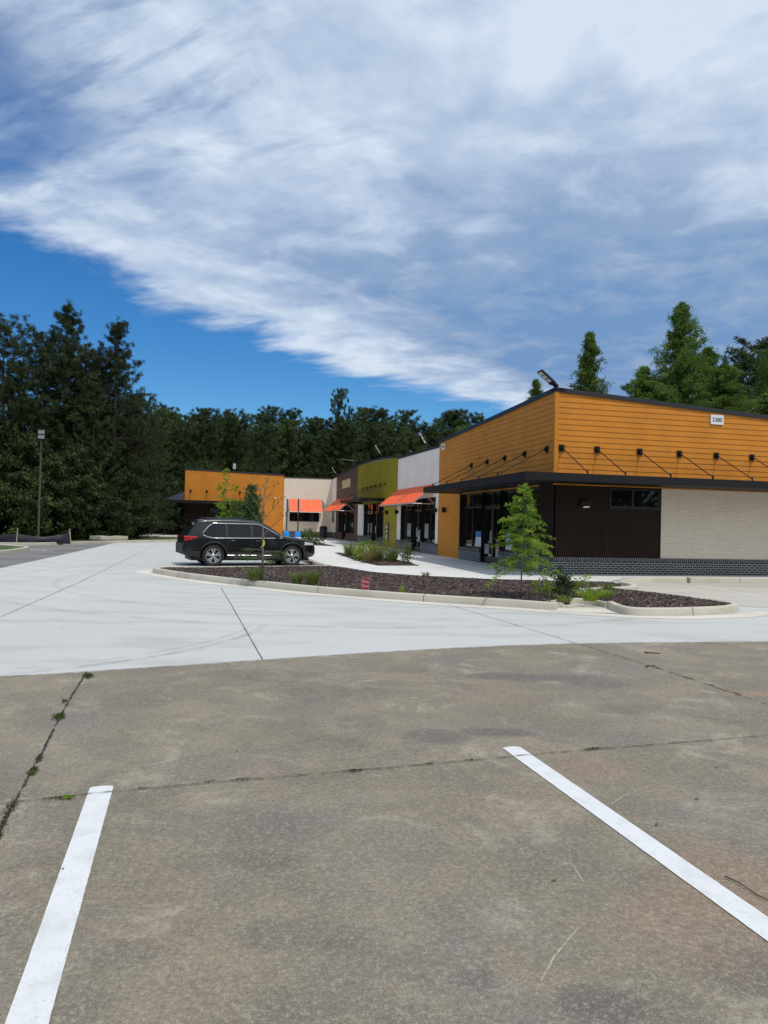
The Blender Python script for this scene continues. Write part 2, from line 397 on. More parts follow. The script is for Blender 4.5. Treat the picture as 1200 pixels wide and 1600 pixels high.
    t.link(out,bg.inputs['Color']); bg.inputs['Strength'].default_value=STR
SKYV=1.16; CLG=1.0
sky()
vs=SC.view_settings; vs.view_transform='Standard'; vs.look='None'; vs.exposure=0; vs.gamma=1
SC.cycles.max_bounces=6; SC.cycles.diffuse_bounces=3; SC.cycles.glossy_bounces=3; SC.cycles.transmission_bounces=2
SC.cycles.sample_clamp_indirect=4


# ------------------------------------------------------------------ ground
def local(v,u,z=0):
    p=C0+V*v+U*u; return (p.x,p.y,z)
def hz(x,y):
    """height of the terrain"""
    a=max(0,y-84)*.10
    b=max(0,(x-24))*.10*min(1,max(0,(y-20)/20))
    return min(9,a+b)
def terrain():
    mb=MB(); nx,ny=60,70
    xs=[-220+440*i/nx for i in range(nx+1)]; ys=[-60+330*j/ny for j in range(ny+1)]
    for y in ys:
        for x in xs: mb.v.append((x,y,hz(x,y)-.06))
    for j in range(ny):
        for i in range(nx):
            a=j*(nx+1)+i; mb.f.append((a,a+1,a+nx+2,a+nx+1))
    o=struct(mb.build('ground',M['dirt'],smooth='all'))
    far=MB(); far.poly([(-1500,-1500,-.4),(1500,-1500,-.4),(1500,1500,-.4),(-1500,1500,-.4)])
    struct(far.build('terrain',M['dirt']))
terrain()
def sheet(name, pts, z, m, sub=0):
    mb=MB(); mb.poly([(x,y,z) for x,y in pts]); return struct(mb.build(name,m))
sheet('asphalt_lot',[(-8,-12),(-6,9),(-7.6,12),(-10.4,17),(-13,29),(-15.6,39),(-17.2,46),(-18.3,41.2),(-19.4,38.2),(-18.8,36.2),(-17.2,34.6),(-16.5,32.1),(-16.2,29.7),(-17,20),(-40,14),(-40,-12)],0,M['asphalt'])
edge=[(-30,-3.0),(-12,3.9),(-7,5.9),(-5.0,6.75),(-3.86,7.28),(-3.30,7.51),(-2.74,7.80),(-2.12,8.09),(-1.39,8.47),(-.28,9.04),(.90,9.56),(1.81,9.91),(2.77,10.20),(4.26,10.51),(5.79,10.77),(12,11.6),(40,14.5)]
sheet('concrete_lot',edge[1:]+[(40,30),(20,60),(-4,60),(-10,68),(-25,68),(-13.6,54),(-14.7,50.5),(-17.25,46.1),(-15.65,39.4),(-13.2,28.8),(-11.72,21.98),(-10.2,15)],.004,M['new'])
# the old lot gets a slightly broken front edge
rnd=random.Random(3)
fine=[]
for (x0,y0),(x1,y1) in zip(edge[:-1],edge[1:]):
    n=max(1,int(math.hypot(x1-x0,y1-y0)/.06)) if abs(x0)<8 else 1
    for i in range(n):
        k=i/n; fine.append((x0+(x1-x0)*k,y0+(y1-y0)*k+(rnd.uniform(-.012,.012) if n>1 else 0)))
fine.append(edge[-1])
sheet('parking_lot',[(40,-12),(-30,-12)][::-1]+[(40,-12)][:0]+[(40,-12)][:0]+fine[::-1] if False else [(-30,-12),(40,-12)]+fine[::-1],.008,M['old'])
# dark lip where the new slab meets the old one
def strip(name, pts, w, z, m, jit=0, seed=1, step=.05, rough_end=True):
    rr=random.Random(seed); mb=MB(); P=[Vector((x,y,0)) for x,y in pts]; fine=[]
    for a,b in zip(P[:-1],P[1:]):
        n=max(1,int((b-a).length/step)) if jit else 1
        for i in range(n): fine.append(a+(b-a)*(i/n))
    fine.append(P[-1]); L=[];Rr=[]
    for i,p in enumerate(fine):
        d=(fine[min(i+1,len(fine)-1)]-fine[max(i-1,0)]).normalized(); n=Vector((-d.y,d.x,0))
        ww=w*(1+rr.uniform(-jit,jit)); off=n*rr.uniform(-jit,jit)*w*.5
        L.append(p+off+n*ww/2); Rr.append(p+off-n*ww/2)
    for i in range(len(fine)-1):
        mb.poly([(L[i].x,L[i].y,z),(L[i+1].x,L[i+1].y,z),(Rr[i+1].x,Rr[i+1].y,z),(Rr[i].x,Rr[i].y,z)])
    return struct(mb.build(name,m))
strip('slab_joint',edge[3:15],.010,.0125,M['joint'],.6,5)
strip('expansion_joint',[(-3.92,17.43),(-3.0,14.2),(-1.39,8.48)],.009,.012,M['joint'],.35,6)
strip('expansion_joint',[(1.36,14.82),(2.05,12.6),(2.79,10.20)],.013,.012,M['fine_joint'],.4,7)
strip('expansion_joint',[(-6.10,11.49),(-7.55,17.92),(-11.54,34.19),(-14.5,46)],.012,.012,M['fine_joint'],.4,8)
strip('expansion_joint',[(-6.10,11.49),(-5.2,7.3)],.012,.012,M['fine_joint'],.4,8)
strip('expansion_joint',[(2.79,10.18),(3.35,8.25),(3.69,6.84),(4.4,3.9),(5.2,0)],.010,.0165,M['joint'],.8,9)
strip('expansion_joint',[(-3.10,7.60),(-2.7,6.2),(-2.28,4.83),(-1.96,3.75),(-1.5,2.2),(-.9,.2)],.013,.0165,M['joint'],.9,10,.04)
strip('expansion_joint',[(-3.4,3.72),(-2.14,4.09),(-1.64,4.28),(-.98,4.50),(.04,4.82),(1.35,5.26),(3.13,5.80),(5.5,6.5)],.0068,.0175,M['joint'],.8,11,.04)
# parking stripes with rounded far ends
def stripe(a,b,w0,name='parking_stripe',z=.0125):
    a=Vector((*a,0)); b=Vector((*b,0)); d=(b-a).normalized(); n=Vector((-d.y,d.x,0)); w=w0/2
    rr=random.Random(5); pts=[]
    N=90
    for i in range(N+1):
        p=a+(b-a)*(i/N)+n*(w+rr.uniform(-.0009,.0009)); pts.append(p)
    pts.append(b-n*w)
    for i in range(N,-1,-1): pts.append(a+(b-a)*(i/N)-n*(w+rr.uniform(-.0009,.0009)))
    for i in range(1,8):
        t=pi*i/8; pts.append(a-n*w*cos(t)-d*w*.35*sin(t))
    mb=MB(); mb.poly([(p.x,p.y,z) for p in pts]); return struct(mb.build(name,M['paint_white']))
stripe((-1.672,4.37),(-.80,1.2),.134)
stripe((.985,5.335),(2.02,1.55),.142)
stripe((9.25,21.1),(9.72,17.6),.11)
stripe((14.0,22.2),(14.4,18.8),.11)
stripe((-17.2,34.9),(-15.9,33.9),.12,z=.006); stripe((-16.6,33.9),(-15.2,36.6),.10,z=.006)
stripe((-12.3,38.5),(-11.9,39.5),.4)
# tan stained gutter pavement in the right-hand stalls and along the kerbs
sheet('gutter',[(7.2,21.9),(9.7,22.36),(20,24.7),(24,21.5),(12,16.2),(8.2,15.7),(7.0,17.2),(6.0,18.9),(6.7,20.3)],.009,M['tanlot'])
strip('gutter',[(-7.4,22.5),(-7.15,21.4),(-6.35,20.5),(-5.75,19.72),(-4.36,18.42),(-3.2,17.55),(-1.8,16.42),(-.03,15.42),(1.32,14.80),(2.6,14.35),(3.45,13.95),(4.6,13.5),(5.7,13.5),(7.0,14.0),(7.95,14.7)],.42,.0085,M['gutter'])

# pavement (a raised slab) round the building
walk=[(-1.75,24.75),(-2.45,26.9),(-3.55,31.0),(-4.75,36.0),(-6.9,44.6)]+[local(-8.5,28)[:2]]+[local(-9,42.6)[:2],local(-17,42.6)[:2],local(-17,46.4)[:2],local(13,46.4)[:2],local(13,.2)[:2],local(13.5,-1.28)[:2],local(1.65,-1.28)[:2],(6.9,20.75),(6.46,20.42),(4.92,20.23),(2.95,20.34),(.8,21.16),(-.35,22.17),(-1.2,23.9)]
sheet_mb=MB(); sheet_mb.prism(walk,0,.15); struct(sheet_mb.build('pavement',M['walk']))
for k in range(1,16): strip('pavement_joint',[local(-.02,k*3-1)[:2],local(-3.2,k*3-1)[:2]],.012,.1535,M['fine_joint'],.3,20+k)
strip('pavement_joint',[local(-.6,-1.2)[:2],local(-.6,44)[:2]][:0]+[local(-2.9,2)[:2],local(-2.9,44)[:2]],.012,.157,M['fine_joint'],.3,19)
# kerbs: profile swept along a path, outer side on the left of the direction
def kerb(path, name='kerb', w=.16, h=.155, m=None, zb=0, close=False, joints=True):
    P=[Vector((x,y,0)) for x,y in path]
    # smooth once
    for _ in range(2):
        Q=[P[0]]
        for a,b in zip(P[:-1],P[1:]): Q+=[a*.75+b*.25,a*.25+b*.75]
        Q.append(P[-1]); P=Q
    prof=[(0,0),(.018,h-.03),(.028,h-.012),(.045,h),(w-.02,h),(w,h-.02),(w,0)]
    mb=MB(); rings=[]
    for i,p in enumerate(P):
        d=(P[min(i+1,len(P)-1)]-P[max(i-1,0)]).normalized(); n=Vector((d.y,-d.x,0))
        base=len(mb.v)
        for a,z in prof: q=p+n*a; mb.v.append((q.x,q.y,z+zb))
        rings.append(base)
    k=len(prof)
    for a,b in zip(rings[:-1],rings[1:]):
        for i in range(k-1): mb.f.append((a+i,a+i+1,b+i+1,b+i))
    mb.f.append(tuple(rings[0]+i for i in reversed(range(k)))); mb.f.append(tuple(rings[-1]+i for i in range(k)))
    if joints:
        run=0
        for i in range(1,len(P)-1):
            run+=(P[i]-P[i-1]).length
            if run>2.6:
                run=0; d=(P[i+1]-P[i-1]).normalized(); n=Vector((d.y,-d.x,0)); j=MB(); b=0
                for s_ in (-.006,.006):
                    for a,z in prof: q=P[i]+d*s_+n*(a+(-.003 if a<w*.5 else .003)); j.v.append((q.x,q.y,z+zb+.003))
                for k_ in range(k-1): j.f.append((k_,k_+1,k+k_+1,k+k_))
                struct(j.build('kerb_joint',M['joint']))
    return struct(mb.build(name,m or M['kerb'],smooth=True))
# long island: outer edge runs from the inlet at the right, round the nose at the left, and back along the parked car
islandA=[(3.42,14.16),(2.65,14.62),(1.39,15.06),(.04,15.66),(-1.74,16.67),(-3.13,17.82),(-4.28,18.64),(-5.65,19.97),(-6.35,20.75),(-6.98,21.6),(-7.0,22.15),(-6.6,22.45),(-6.0,22.35),(-5.2,22.85),(-4.13,23.55),(-2.14,24.75)]
kerb(islandA)
kerb([(-2.14,24.75),(-1.75,24.8)])
kerb([(-1.75,24.85),(-2.5,26.95),(-3.6,31.0),(-4.8,36.0),(-6.95,44.6)][::-1], w=.14)
kerb([(4.62,14.80),(4.56,14.02),(4.76,13.58),(5.6,13.72),(6.75,14.2),(7.25,14.62),(7.55,15.15),(7.45,15.5),(6.72,17.4),(6.0,18.5)][::-1])
kerb([(4.45,16.6),(4.95,17.75),(5.5,18.45),(6.35,18.75),(6.75,19.4),(6.72,20.5)],w=.2)
kerb([local(13.5,-1.50)[:2],local(3.95,-1.50)[:2]],w=.22,h=.175)
kerb([local(3.90,-1.40)[:2],local(2.2,-1.36)[:2],(6.95,20.9),(6.62,20.42)],w=.14,h=.15)
# wheel stop bar in front of the end wall, its own thing

# mulch ground
mA=[(3.3,14.42),(2.65,14.8),(1.39,15.22),(.04,15.82),(-1.74,16.83),(-3.1,17.98),(-4.2,18.8),(-5.5,20.1),(-6.2,20.85),(-6.8,21.7),(-6.6,22.3),(-6.0,22.2),(-5.2,22.7),(-4.13,23.4),(-2.14,24.6),(-1.72,24.62),(-1.25,23.85),(-.38,22.15),(.8,21.14),(2.95,20.32),(4.92,20.21),(6.44,20.40),(6.5,19.5),(6.1,18.85),(5.4,18.55),(4.85,17.8),(4.35,16.6),(4.2,15.75),(4.0,15.35),(3.55,15.0)]
mB=[(4.2,15.75),(4.35,16.6),(4.9,17.4),(5.92,18.25),(6.55,17.35),(7.33,15.4),(7.35,15.1),(7.15,14.75),(6.7,14.36),(5.6,13.88),(4.85,13.75),(4.72,14.05),(4.72,14.85),(4.55,15.35)]
def inside(p,poly):
    x,y=p; r=False
    for (x0,y0),(x1,y1) in zip(poly,poly[1:]+poly[:1]):
        if (y0>y)!=(y1>y) and x<(x1-x0)*(y-y0)/(y1-y0)+x0: r=not r
    return r
def bed(poly, name, z0, m, amp=.05, cell=.16, edge_z=None):
    """a gently humped bed: grid inside the outline"""
    xs=[p[0] for p in poly]; ys=[p[1] for p in poly]; mb=MB()
    def dist(x,y):
        best=9
        for (x0,y0),(x1,y1) in zip(poly,poly[1:]+poly[:1]):
            dx,dy=x1-x0,y1-y0; t=max(0,min(1,((x-x0)*dx+(y-y0)*dy)/(dx*dx+dy*dy+1e-9)))
            best=min(best,math.hypot(x-x0-dx*t,y-y0-dy*t))
        return best
    def zf(x,y):
        d=dist(x,y) if inside((x,y),poly) else 0
        return z0+amp*min(1,d/.8)+(.02*(mnoise.noise(Vector((x*2.2,y*2.2,0)))) if d>.1 else 0)
    mb.prism(poly,0,z0-.012)
    nx=int((max(xs)-min(xs))/cell)+1; ny=int((max(ys)-min(ys))/cell)+1
    for j in range(ny):
        for i in range(nx):
            x=min(xs)+i*cell; y=min(ys)+j*cell
            if all(inside(q,poly) for q in ((x,y),(x+cell,y),(x,y+cell),(x+cell,y+cell))):
                mb.poly([(a,b,zf(a,b)) for a,b in ((x,y),(x+cell,y),(x+cell,y+cell),(x,y+cell))])
    struct(mb.build(name,m,smooth='all')); return zf
zA=bed(mA,'mulch_bed',.125,M['mulch'],.05); zB=bed(mB,'mulch_bed',.12,M['mulch'],.05)
mC=[(-2.4,35.2),(-1.65,31.3),(-.95,27.9),(-.18,25.35),(1.31,25.9),(1.0,28.3),(-.5,32.6)]
zC=bed(mC,'planting_bed',.165,M['mulch'],.03)
mD=[(-6.5,46.5),(-2.9,44.8),(-4.2,50.0),(-5.4,55.0)]
zD=bed(mD,'planting_bed',.165,M['mulch'],.03)
mE=[(-11.6,43.2),(-9.0,42.4),(-7.2,42.8),(-7.0,44.8),(-8.6,46.3),(-11,46.2)]
zE=bed(mE,'planting_bed',.12,M['mulch'],.05)
kerb([(-11.75,43.1),(-9.0,42.25),(-7.05,42.65),(-6.8,44.9),(-8.5,46.5),(-11.1,46.4),(-11.75,43.1)][::-1])
def chips(poly, zf, n, name='mulch', seed=1, big=1.):
    rr=random.Random(seed); mb=MB(); xs=[p[0] for p in poly]; ys=[p[1] for p in poly]; k=0
    while k<n:
        x=rr.uniform(min(xs),max(xs)); y=rr.uniform(min(ys),max(ys))
        if not inside((x,y),poly): continue
        k+=1; L=rr.uniform(.03,.095)*big; w=rr.uniform(.010,.026)*big; a=rr.uniform(0,pi*2); tl=rr.uniform(-.55,.55); rl=rr.uniform(-.5,.5)
        Mx=Matrix.Translation((x,y,zf(x,y)+.008))@Matrix.Rotation(a,4,'Z')@Matrix.Rotation(tl,4,'Y')@Matrix.Rotation(rl,4,'X')
        mb.box(-L/2,L/2,-w/2,w/2,-.006,.006,Mx)
    o=mb.build(name,M['chips'],uv=False); tag(o,kind='stuff')
chips(mA,zA,9500,seed=1); chips(mB,zB,1700,seed=2); chips(mC,zC,900,seed=3,big=1.4)
kerb([(4.62,14.9),(4.5,15.3),(4.2,15.62),(3.95,15.3),(3.52,14.95),(3.36,14.4)],w=.14,h=.125)
sheet('gutter',[(3.3,14.0),(3.42,14.6),(3.6,14.95),(4.0,15.25),(4.2,15.5),(4.5,15.2),(4.6,14.7),(4.6,13.9)],.0125,M['gutter'])
# kerbs and verge at the far left
kerb([(-15.9,29.2),(-16.35,32.1),(-17.05,34.5),(-18.9,36.2),(-22,37)],w=.16)
kerb([(-24,37.6),(-19.3,38.5),(-18.25,41.2),(-17.2,46.2),(-14.75,50.6),(-13.4,54),(-12.5,60)],w=.18)
sheet('grass_verge',[(-16.1,29.2),(-16.5,32.1),(-17.2,34.4),(-19,36.1),(-22,36.8),(-40,36),(-40,20),(-20,20)],.10,M['verge'])
sheet('grass_verge',[(-24,37.9),(-19.45,38.8),(-18.45,41.4),(-17.4,46.4),(-14.95,50.8),(-13.6,54.2),(-12.7,60),(-15,64),(-24,54),(-30,40)],.09,M['verge'])

# ------------------------------------------------------------------ the building (x along the end wall, y along the long shop front)
BLD=empty('retail_building',(C0.x,C0.y,0),A)
tag(BLD,'long single-storey shop building with orange, white, olive and brown fronts and black canopies','building')
SZ=.15
def bp(mb,name,m,parent=None,**k): return mb.build(name,M[m] if isinstance(m,str) else m,parent or BLD,**k)
def mapf(plane, off):
    # end: wall plane y=off facing -y ; left: wall plane x=off facing -x
    if plane=='end': return lambda s,d,z:(s,off-d,z)
    return lambda s,d,z:(off-d,s,z)
def siding(name, plane, off, a0, a1, z0, ztop, m, e=.179, zref=.15):
    f=mapf(plane,off); mb=MB()
    k=math.floor((z0-zref)/e+1e-6); z=zref+k*e; zmax=max(ztop(a0),ztop(a1))
    while z<zmax:
        lo=max(z,z0); 
        rect=[(a0,lo),(a1,lo),(a1,z+e),(a0,z+e)]
        # clip below ztop
        out=[]
        for i,(s,q) in enumerate(rect):
            s2,q2=rect[(i+1)%4]; h1=ztop(s)-q; h2=ztop(s2)-q2
            if h1>=0: out.append((s,q))
            if (h1>0)!=(h2>0) and h1!=h2:
                t=h1/(h1-h2); out.append((s+(s2-s)*t,q+(q2-q)*t))
        if len(out)>=3:
            dd=lambda q:.018-.013*(q-z)/e
            mb.poly([f(s,dd(q),q) for s,q in out])
            mb.poly([f(a0,.004,lo),f(a1,.004,lo),f(a1,dd(lo),lo),f(a0,dd(lo),lo)])
            for s in (a0,a1): 
                top=min(z+e,ztop(s))
                if top>lo: mb.poly([f(s,0,lo),f(s,dd(lo),lo),f(s,dd(top),top),f(s,0,top)])
        z+=e
    return bp(mb,name,m)
def flat(name, plane, off, a0,a1,z0,ztop,m,thick=.02,parent=None):
    """a slab standing `thick` proud of the plane; ztop number or function"""
    f=mapf(plane,off); zt=ztop if callable(ztop) else (lambda s:ztop); mb=MB()
    P=[(a0,z0),(a1,z0),(a1,zt(a1)),(a0,zt(a0))]
    n=len(mb.v); mb.v+=[f(s,0,z) for s,z in P]+[f(s,thick,z) for s,z in P]
    mb.f+=[(n+4,n+5,n+6,n+7),(n,n+1,n+5,n+4),(n+1,n+2,n+6,n+5),(n+2,n+3,n+7,n+6),(n+3,n,n+4,n+7)]
    return bp(mb,name,m,parent)
def bar(mb,plane,off,a0,a1,z0,z1,d0,d1):
    f=mapf(plane,off); p=f(a0,d0,z0); q=f(a1,d1,z1)
    mb.box(min(p[0],q[0]),max(p[0],q[0]),min(p[1],q[1]),max(p[1],q[1]),z0,z1)
def cap(plane, off, a0,a1, zf, h=.12, proud=.05, depth=.32):
    f=mapf(plane,off); mb=MB(); n=len(mb.v)
    for s in (a0,a1):
        z=zf(s); mb.v+=[f(s,proud,z-.02),f(s,proud,z+h),f(s,-depth,z+h-.03),f(s,-depth,z-.02)]
    mb.f+=[(n,n+4,n+5,n+1),(n+1,n+5,n+6,n+2),(n+2,n+6,n+7,n+3),(n,n+1,n+2,n+3),(n+4,n+7,n+6,n+5),(n,n+3,n+7,n+4)]
    return bp(mb,'parapet_coping','coping')
def skirt(plane,off,a0,a1,proud=.04,z1=.70):
    a=flat('brick_base',plane,off,a0,a1,.10,z1-.115,'dark_brick',proud)
    b=flat('brick_sill',plane,off,a0,a1,z1-.115,z1,'soldier',proud+.022)
def window(plane, off, a0,a1,z0,z1, vm=(), hm=(), rec=.10, fw_=.06, pane_m='glass'):
    """window set back `rec` behind the wall plane; > frame, pane"""
    fr=MB(); f=mapf(plane,off)
    bar(fr,plane,off,a0,a1,z0,z0+fw_,-rec-.06,-rec+.02); bar(fr,plane,off,a0,a1,z1-fw_,z1,-rec-.06,-rec+.02)
    for s in (a0,a1-fw_): bar(fr,plane,off,s,s+fw_,z0+fw_,z1-fw_,-rec-.06,-rec+.02)
    for s in vm: bar(fr,plane,off,s-fw_/2,s+fw_/2,z0+fw_,z1-fw_,-rec-.06,-rec+.017)
    for z in hm: bar(fr,plane,off,a0+fw_,a1-fw_,z-fw_/2,z+fw_/2,-rec-.06,-rec+.012)
    w=bp(fr,'window','frame')
    p=MB(); p.poly([f(a0,-rec-.03,z0),f(a1,-rec-.03,z0),f(a1,-rec-.03,z1),f(a0,-rec-.03,z1)]); bp(p,'pane',pane_m,w)
    # reveals
    r=MB()
    r.poly([f(a0,0,z0),f(a0,-rec-.06,z0),f(a0,-rec-.06,z1),f(a0,0,z1)]); r.poly([f(a1,0,z0),f(a1,-rec-.06,z0),f(a1,-rec-.06,z1),f(a1,0,z1)])
    r.poly([f(a0,0,z1),f(a1,0,z1),f(a1,-rec-.06,z1),f(a0,-rec-.06,z1)]); r.poly([f(a0,.02,z0),f(a1,.02,z0),f(a1,-rec-.06,z0),f(a0,-rec-.06,z0)])
    bp(r,'reveal','frame',w)
    return w
def door(plane, off, a0,a1, z1=2.35, leaves=1, rec=.10):
    f=mapf(plane,off); d=MB(); st=.09
    n=leaves; w=(a1-a0)/n
    for i in range(n):
        x0=a0+i*w; x1=x0+w
        bar(d,plane,off,x0,x0+st,.15,z1,-rec-.06,-rec+.03); bar(d,plane,off,x1-st,x1,.15,z1,-rec-.06,-rec+.03)
        bar(d,plane,off,x0+st,x1-st,.15,.42,-rec-.06,-rec+.03); bar(d,plane,off,x0+st,x1-st,z1-.1,z1,-rec-.06,-rec+.03)
    o=bp(d,'door','frame')
    p=MB(); p.poly([f(a0+.02,-rec-.03,.2),f(a1-.02,-rec-.03,.2),f(a1-.02,-rec-.03,z1-.02),f(a0+.02,-rec-.03,z1-.02)]); bp(p,'door_pane','glass',o)
    h=MB()
    for i in range(n):
        s=a0+i*w+(st*.5 if i%2 else w-st*.5)
        h.tube([f(s,-rec+.03,.95),f(s,-rec+.09,.97),f(s,-rec+.09,1.45),f(s,-rec+.03,1.47)],.014,6)
    bp(h,'handle','steel',o)
    return o
lin=lambda a,za,b,zb:(lambda s: za+(zb-za)*(s-a)/(b-a))
# heights of the roof edge
zE_=lin(0,6.03,8,5.57); zL1=lin(0,6.03,12.35,5.64); zL2=lin(12.35,5.44,20.6,5.55)
def zL3(s): k=(s-20.6)/12.8; return 5.66+.42*k+.10*math.sin(pi*k)
zL4=lin(33.4,6.08,43.5,5.86); zL5=lin(43.5,5.77,46.3,5.74); zF1=lin(0,5.74,-4.65,5.72); zF2=lin(-4.65,5.90,-13.5,6.14)
EW_X=12.5; YF=46.3; TOP=3.02
# ---- end wall
flat('brown_wall_panel','end',0,.05,3.87,.70,TOP+.0,'brown_panel',.015)
# panel joints and the opening for the window are laid on as separate pieces
flat('white_brick_wall','end',0,3.87,EW_X,.70,TOP,'white_brick',.03)
skirt('end',0,-.04,EW_X)
siding('orange_siding','end',0,.0,EW_X,TOP,zE_,'orange')
flat('corner_trim','end',0,-.035,.10,TOP,lambda s:zE_(max(0,s)),'orange',.034)
cap('end',0,-.05,EW_X,zE_)
# window in the brown panel: built proud as a frame box
def proud_window(a0,a1,z0,z1,mull):
    fr=MB(); fw_=.06
    for (p,q,r,s) in ((a0,a1,z0,z0+fw_),(a0,a1,z1-fw_,z1)): bar(fr,'end',0,p,q,r,s,.0,.045)
    for s in (a0,a1-fw_,mull-fw_/2): bar(fr,'end',0,s,s+fw_,z0+fw_,z1-fw_,.0,.045 if s!=mull-fw_/2 else .042)
    w=bp(fr,'window','frame'); p=MB(); f=mapf('end',0)
    p.poly([f(a0+.01,.021,z0+.01),f(a1-.01,.021,z0+.01),f(a1-.01,.021,z1-.01),f(a0+.01,.021,z1-.01)]); bp(p,'pane','glass',w)
    b=MB(); bar(b,'end',0,a0-.05,a1+.04,z0-.07,z0-.002,.0,.05); bp(b,'window_sill','bronze',w)
proud_window(1.95,3.80,2.33,2.98,2.80)
pj=MB()
for s in (1.93,): bar(pj,'end',0,s-.006,s+.006,.70,2.25,.0,.018)
bp(pj,'panel_joint','frame')
pj=MB(); bar(pj,'end',0,3.835,3.868,.70,TOP,.0,.034); bp(pj,'panel_trim','frame')
# ---- long front, orange section
siding('orange_siding','left',0,0,12.35,TOP+.10,zL1,'orange')
flat('corner_trim','left',0,-.02,.10,TOP+.1,lambda s:zL1(max(0,s)),'orange',.036)
cap('left',0,-.05,12.40,zL1)
siding('orange_siding','left',0,9.24,12.35,.15,lambda s:TOP+.10,'orange')
flat('corner_trim','left',0,9.14,9.26,.15,TOP+.0,'orange',.034); flat('orange_return','end',9.15,.0,.18,.15,TOP,'orange',.008)
flat('header_trim','left',0,1.05,9.14,TOP,TOP+.12,'orange',.03)
flat('brown_wall_panel','left',0,-.015,1.05,.70,TOP+.1,'brown_panel',.015)
skirt('left',0,-.04,4.48); skirt('left',0,6.48,9.14)
window('left',0,1.05,4.50,.70,TOP,(2.2,3.35),(2.42,),.12); door('left',0,4.50,6.46,2.42,2,.12)
window('left',0,4.50,6.46,2.42,TOP,(5.48,),(),.12); window('left',0,6.46,9.14,.70,TOP,(7.8,),(2.42,),.12)
# ---- white section
flat('white_wall','left',0,12.35,20.6,TOP,zL2,'white_stucco',.02); cap('left',0,12.40,20.62,zL2,.10)
flat('white_wall','left',0,12.35,12.78,.70,TOP,'white_stucco',.02); flat('white_wall','left',0,19.75,20.6,.70,TOP,'white_stucco',.02)
skirt('left',0,12.36,15.3); skirt('left',0,17.3,20.6)
window('left',0,12.78,15.3,.70,TOP,(14.0,),(2.42,),.12); window('left',0,17.3,19.75,.70,TOP,(18.5,),(2.42,),.12)
door('left',0,15.3,17.3,2.42,2,.12); window('left',0,15.3,17.3,2.42,TOP,(16.3,),(),.12)
# ---- olive section: board and batten
flat('olive_wall','left',0,20.6,33.4,TOP,zL3,'olive',.03)
bt=MB(); s=20.8
while s<33.3: bar(bt,'left',0,s-.03,s+.03,TOP,zL3(s)-.01,.03,.052); s+=.406
bar(bt,'left',0,20.62,33.38,4.30,4.36,.03,.058)
bp(bt,'batten','olive')
n_=12
for i in range(n_):
    a=20.6+12.8*i/n_; b=20.6+12.8*(i+1)/n_; 
cm=MB(); f_=mapf('left',0); P_=[]
for i in range(n_+1):
    a=20.6+12.8*i/n_; z=zL3(a); P_.append([f_(a,.07,z-.02),f_(a,.07,z+.12),f_(a,-.3,z+.09),f_(a,-.3,z-.02)])
for p,q in zip(P_[:-1],P_[1:]):
    for i in range(4): cm.poly([p[i],q[i],q[(i+1)%4],p[(i+1)%4]])
cm.poly(P_[0]); cm.poly(P_[-1]); bp(cm,'parapet_coping','coping')
flat('olive_wall','left',0,20.6,24.15,.15,TOP,'olive',.03)
skirt('left',0,24.15,25.8); skirt('left',0,27.8,33.4)
window('left',0,24.15,25.8,.70,TOP,(24.95,),(2.42,),.12); door('left',0,25.8,27.8,2.42,2,.12); window('left',0,25.8,27.8,2.42,TOP,(26.8,),(),.12)
window('left',0,27.8,30.75,.70,TOP,(29.3,),(2.42,),.12)
flat('white_wall','left',0,30.75,33.0,.70,TOP,'white_stucco',.02)
# ---- brown section
flat('brown_wall','left',0,33.4,43.5,TOP,zL4,'brown_siding',.04)
bg=MB()
s=33.8
while s<43.4: bar(bg,'left',0,s-.008,s+.008,TOP,zL4(s)-.02,.04,.046); s+=.6
bp(bg,'panel_joint','bronze')
cap('left',0,33.42,43.52,zL4,.12,.07)
flat('brown_wall','left',0,33.0,34.4,.15,TOP,'brown_siding',.04); flat('brown_wall','left',0,42.0,43.5,.15,TOP,'brown_siding',.04)
flat('brown_base','left',0,34.4,38.0,.15,.75,'brown_siding',.04); flat('brown_base','left',0,40.0,42.0,.15,.75,'brown_siding',.04)
window('left',0,34.4,38.0,.75,TOP,(35.6,36.8),(2.42,),.12); door('left',0,38.0,40.0,2.42,2,.12); window('left',0,38,40,2.42,TOP,(39.,),(),.12); window('left',0,40,42,.75,TOP,(41.,),(2.42,),.12)
# ---- white end bay and the far wing
flat('white_wall','left',0,43.5,YF,.70,zL5,'white_stucco',.02); cap('left',0,43.52,YF,zL5,.10); skirt('left',0,43.5,YF)
def surface_window(plane,off,a0,a1,z0,z1,mulls=()):
    fr=MB(); fw_=.07
    bar(fr,plane,off,a0,a1,z0,z0+fw_,.0,.07); bar(fr,plane,off,a0,a1,z1-fw_,z1,.0,.07)
    for s in (a0,a1-fw_): bar(fr,plane,off,s,s+fw_,z0+fw_,z1-fw_,.0,.07)
    for s in mulls: bar(fr,plane,off,s-.03,s+.03,z0+fw_,z1-fw_,.0,.066)
    w=bp(fr,'window','frame'); p=MB(); f=mapf(plane,off)
    p.poly([f(a0+.01,.045,z0+.01),f(a1-.01,.045,z0+.01),f(a1-.01,.045,z1-.01),f(a0+.01,.045,z1-.01)]); bp(p,'pane','glass',w)
surface_window('left',0,44.4,45.7,1.62,2.75)
flat('white_brick_wall','end',YF,-4.62,.0,.70,zF1,'white_brick',.02); cap('end',YF,-4.6,.1,zF1,.10); skirt('end',YF,-4.62,-.06)
surface_window('end',YF,-3.98,-1.18,1.64,2.98,(-3.0,-2.1))
siding('orange_siding','end',YF,-13.5,-4.65,3.30,zF2,'orange'); siding('orange_siding','end',YF,-6.82,-4.65,.15,lambda s:3.30,'orange')
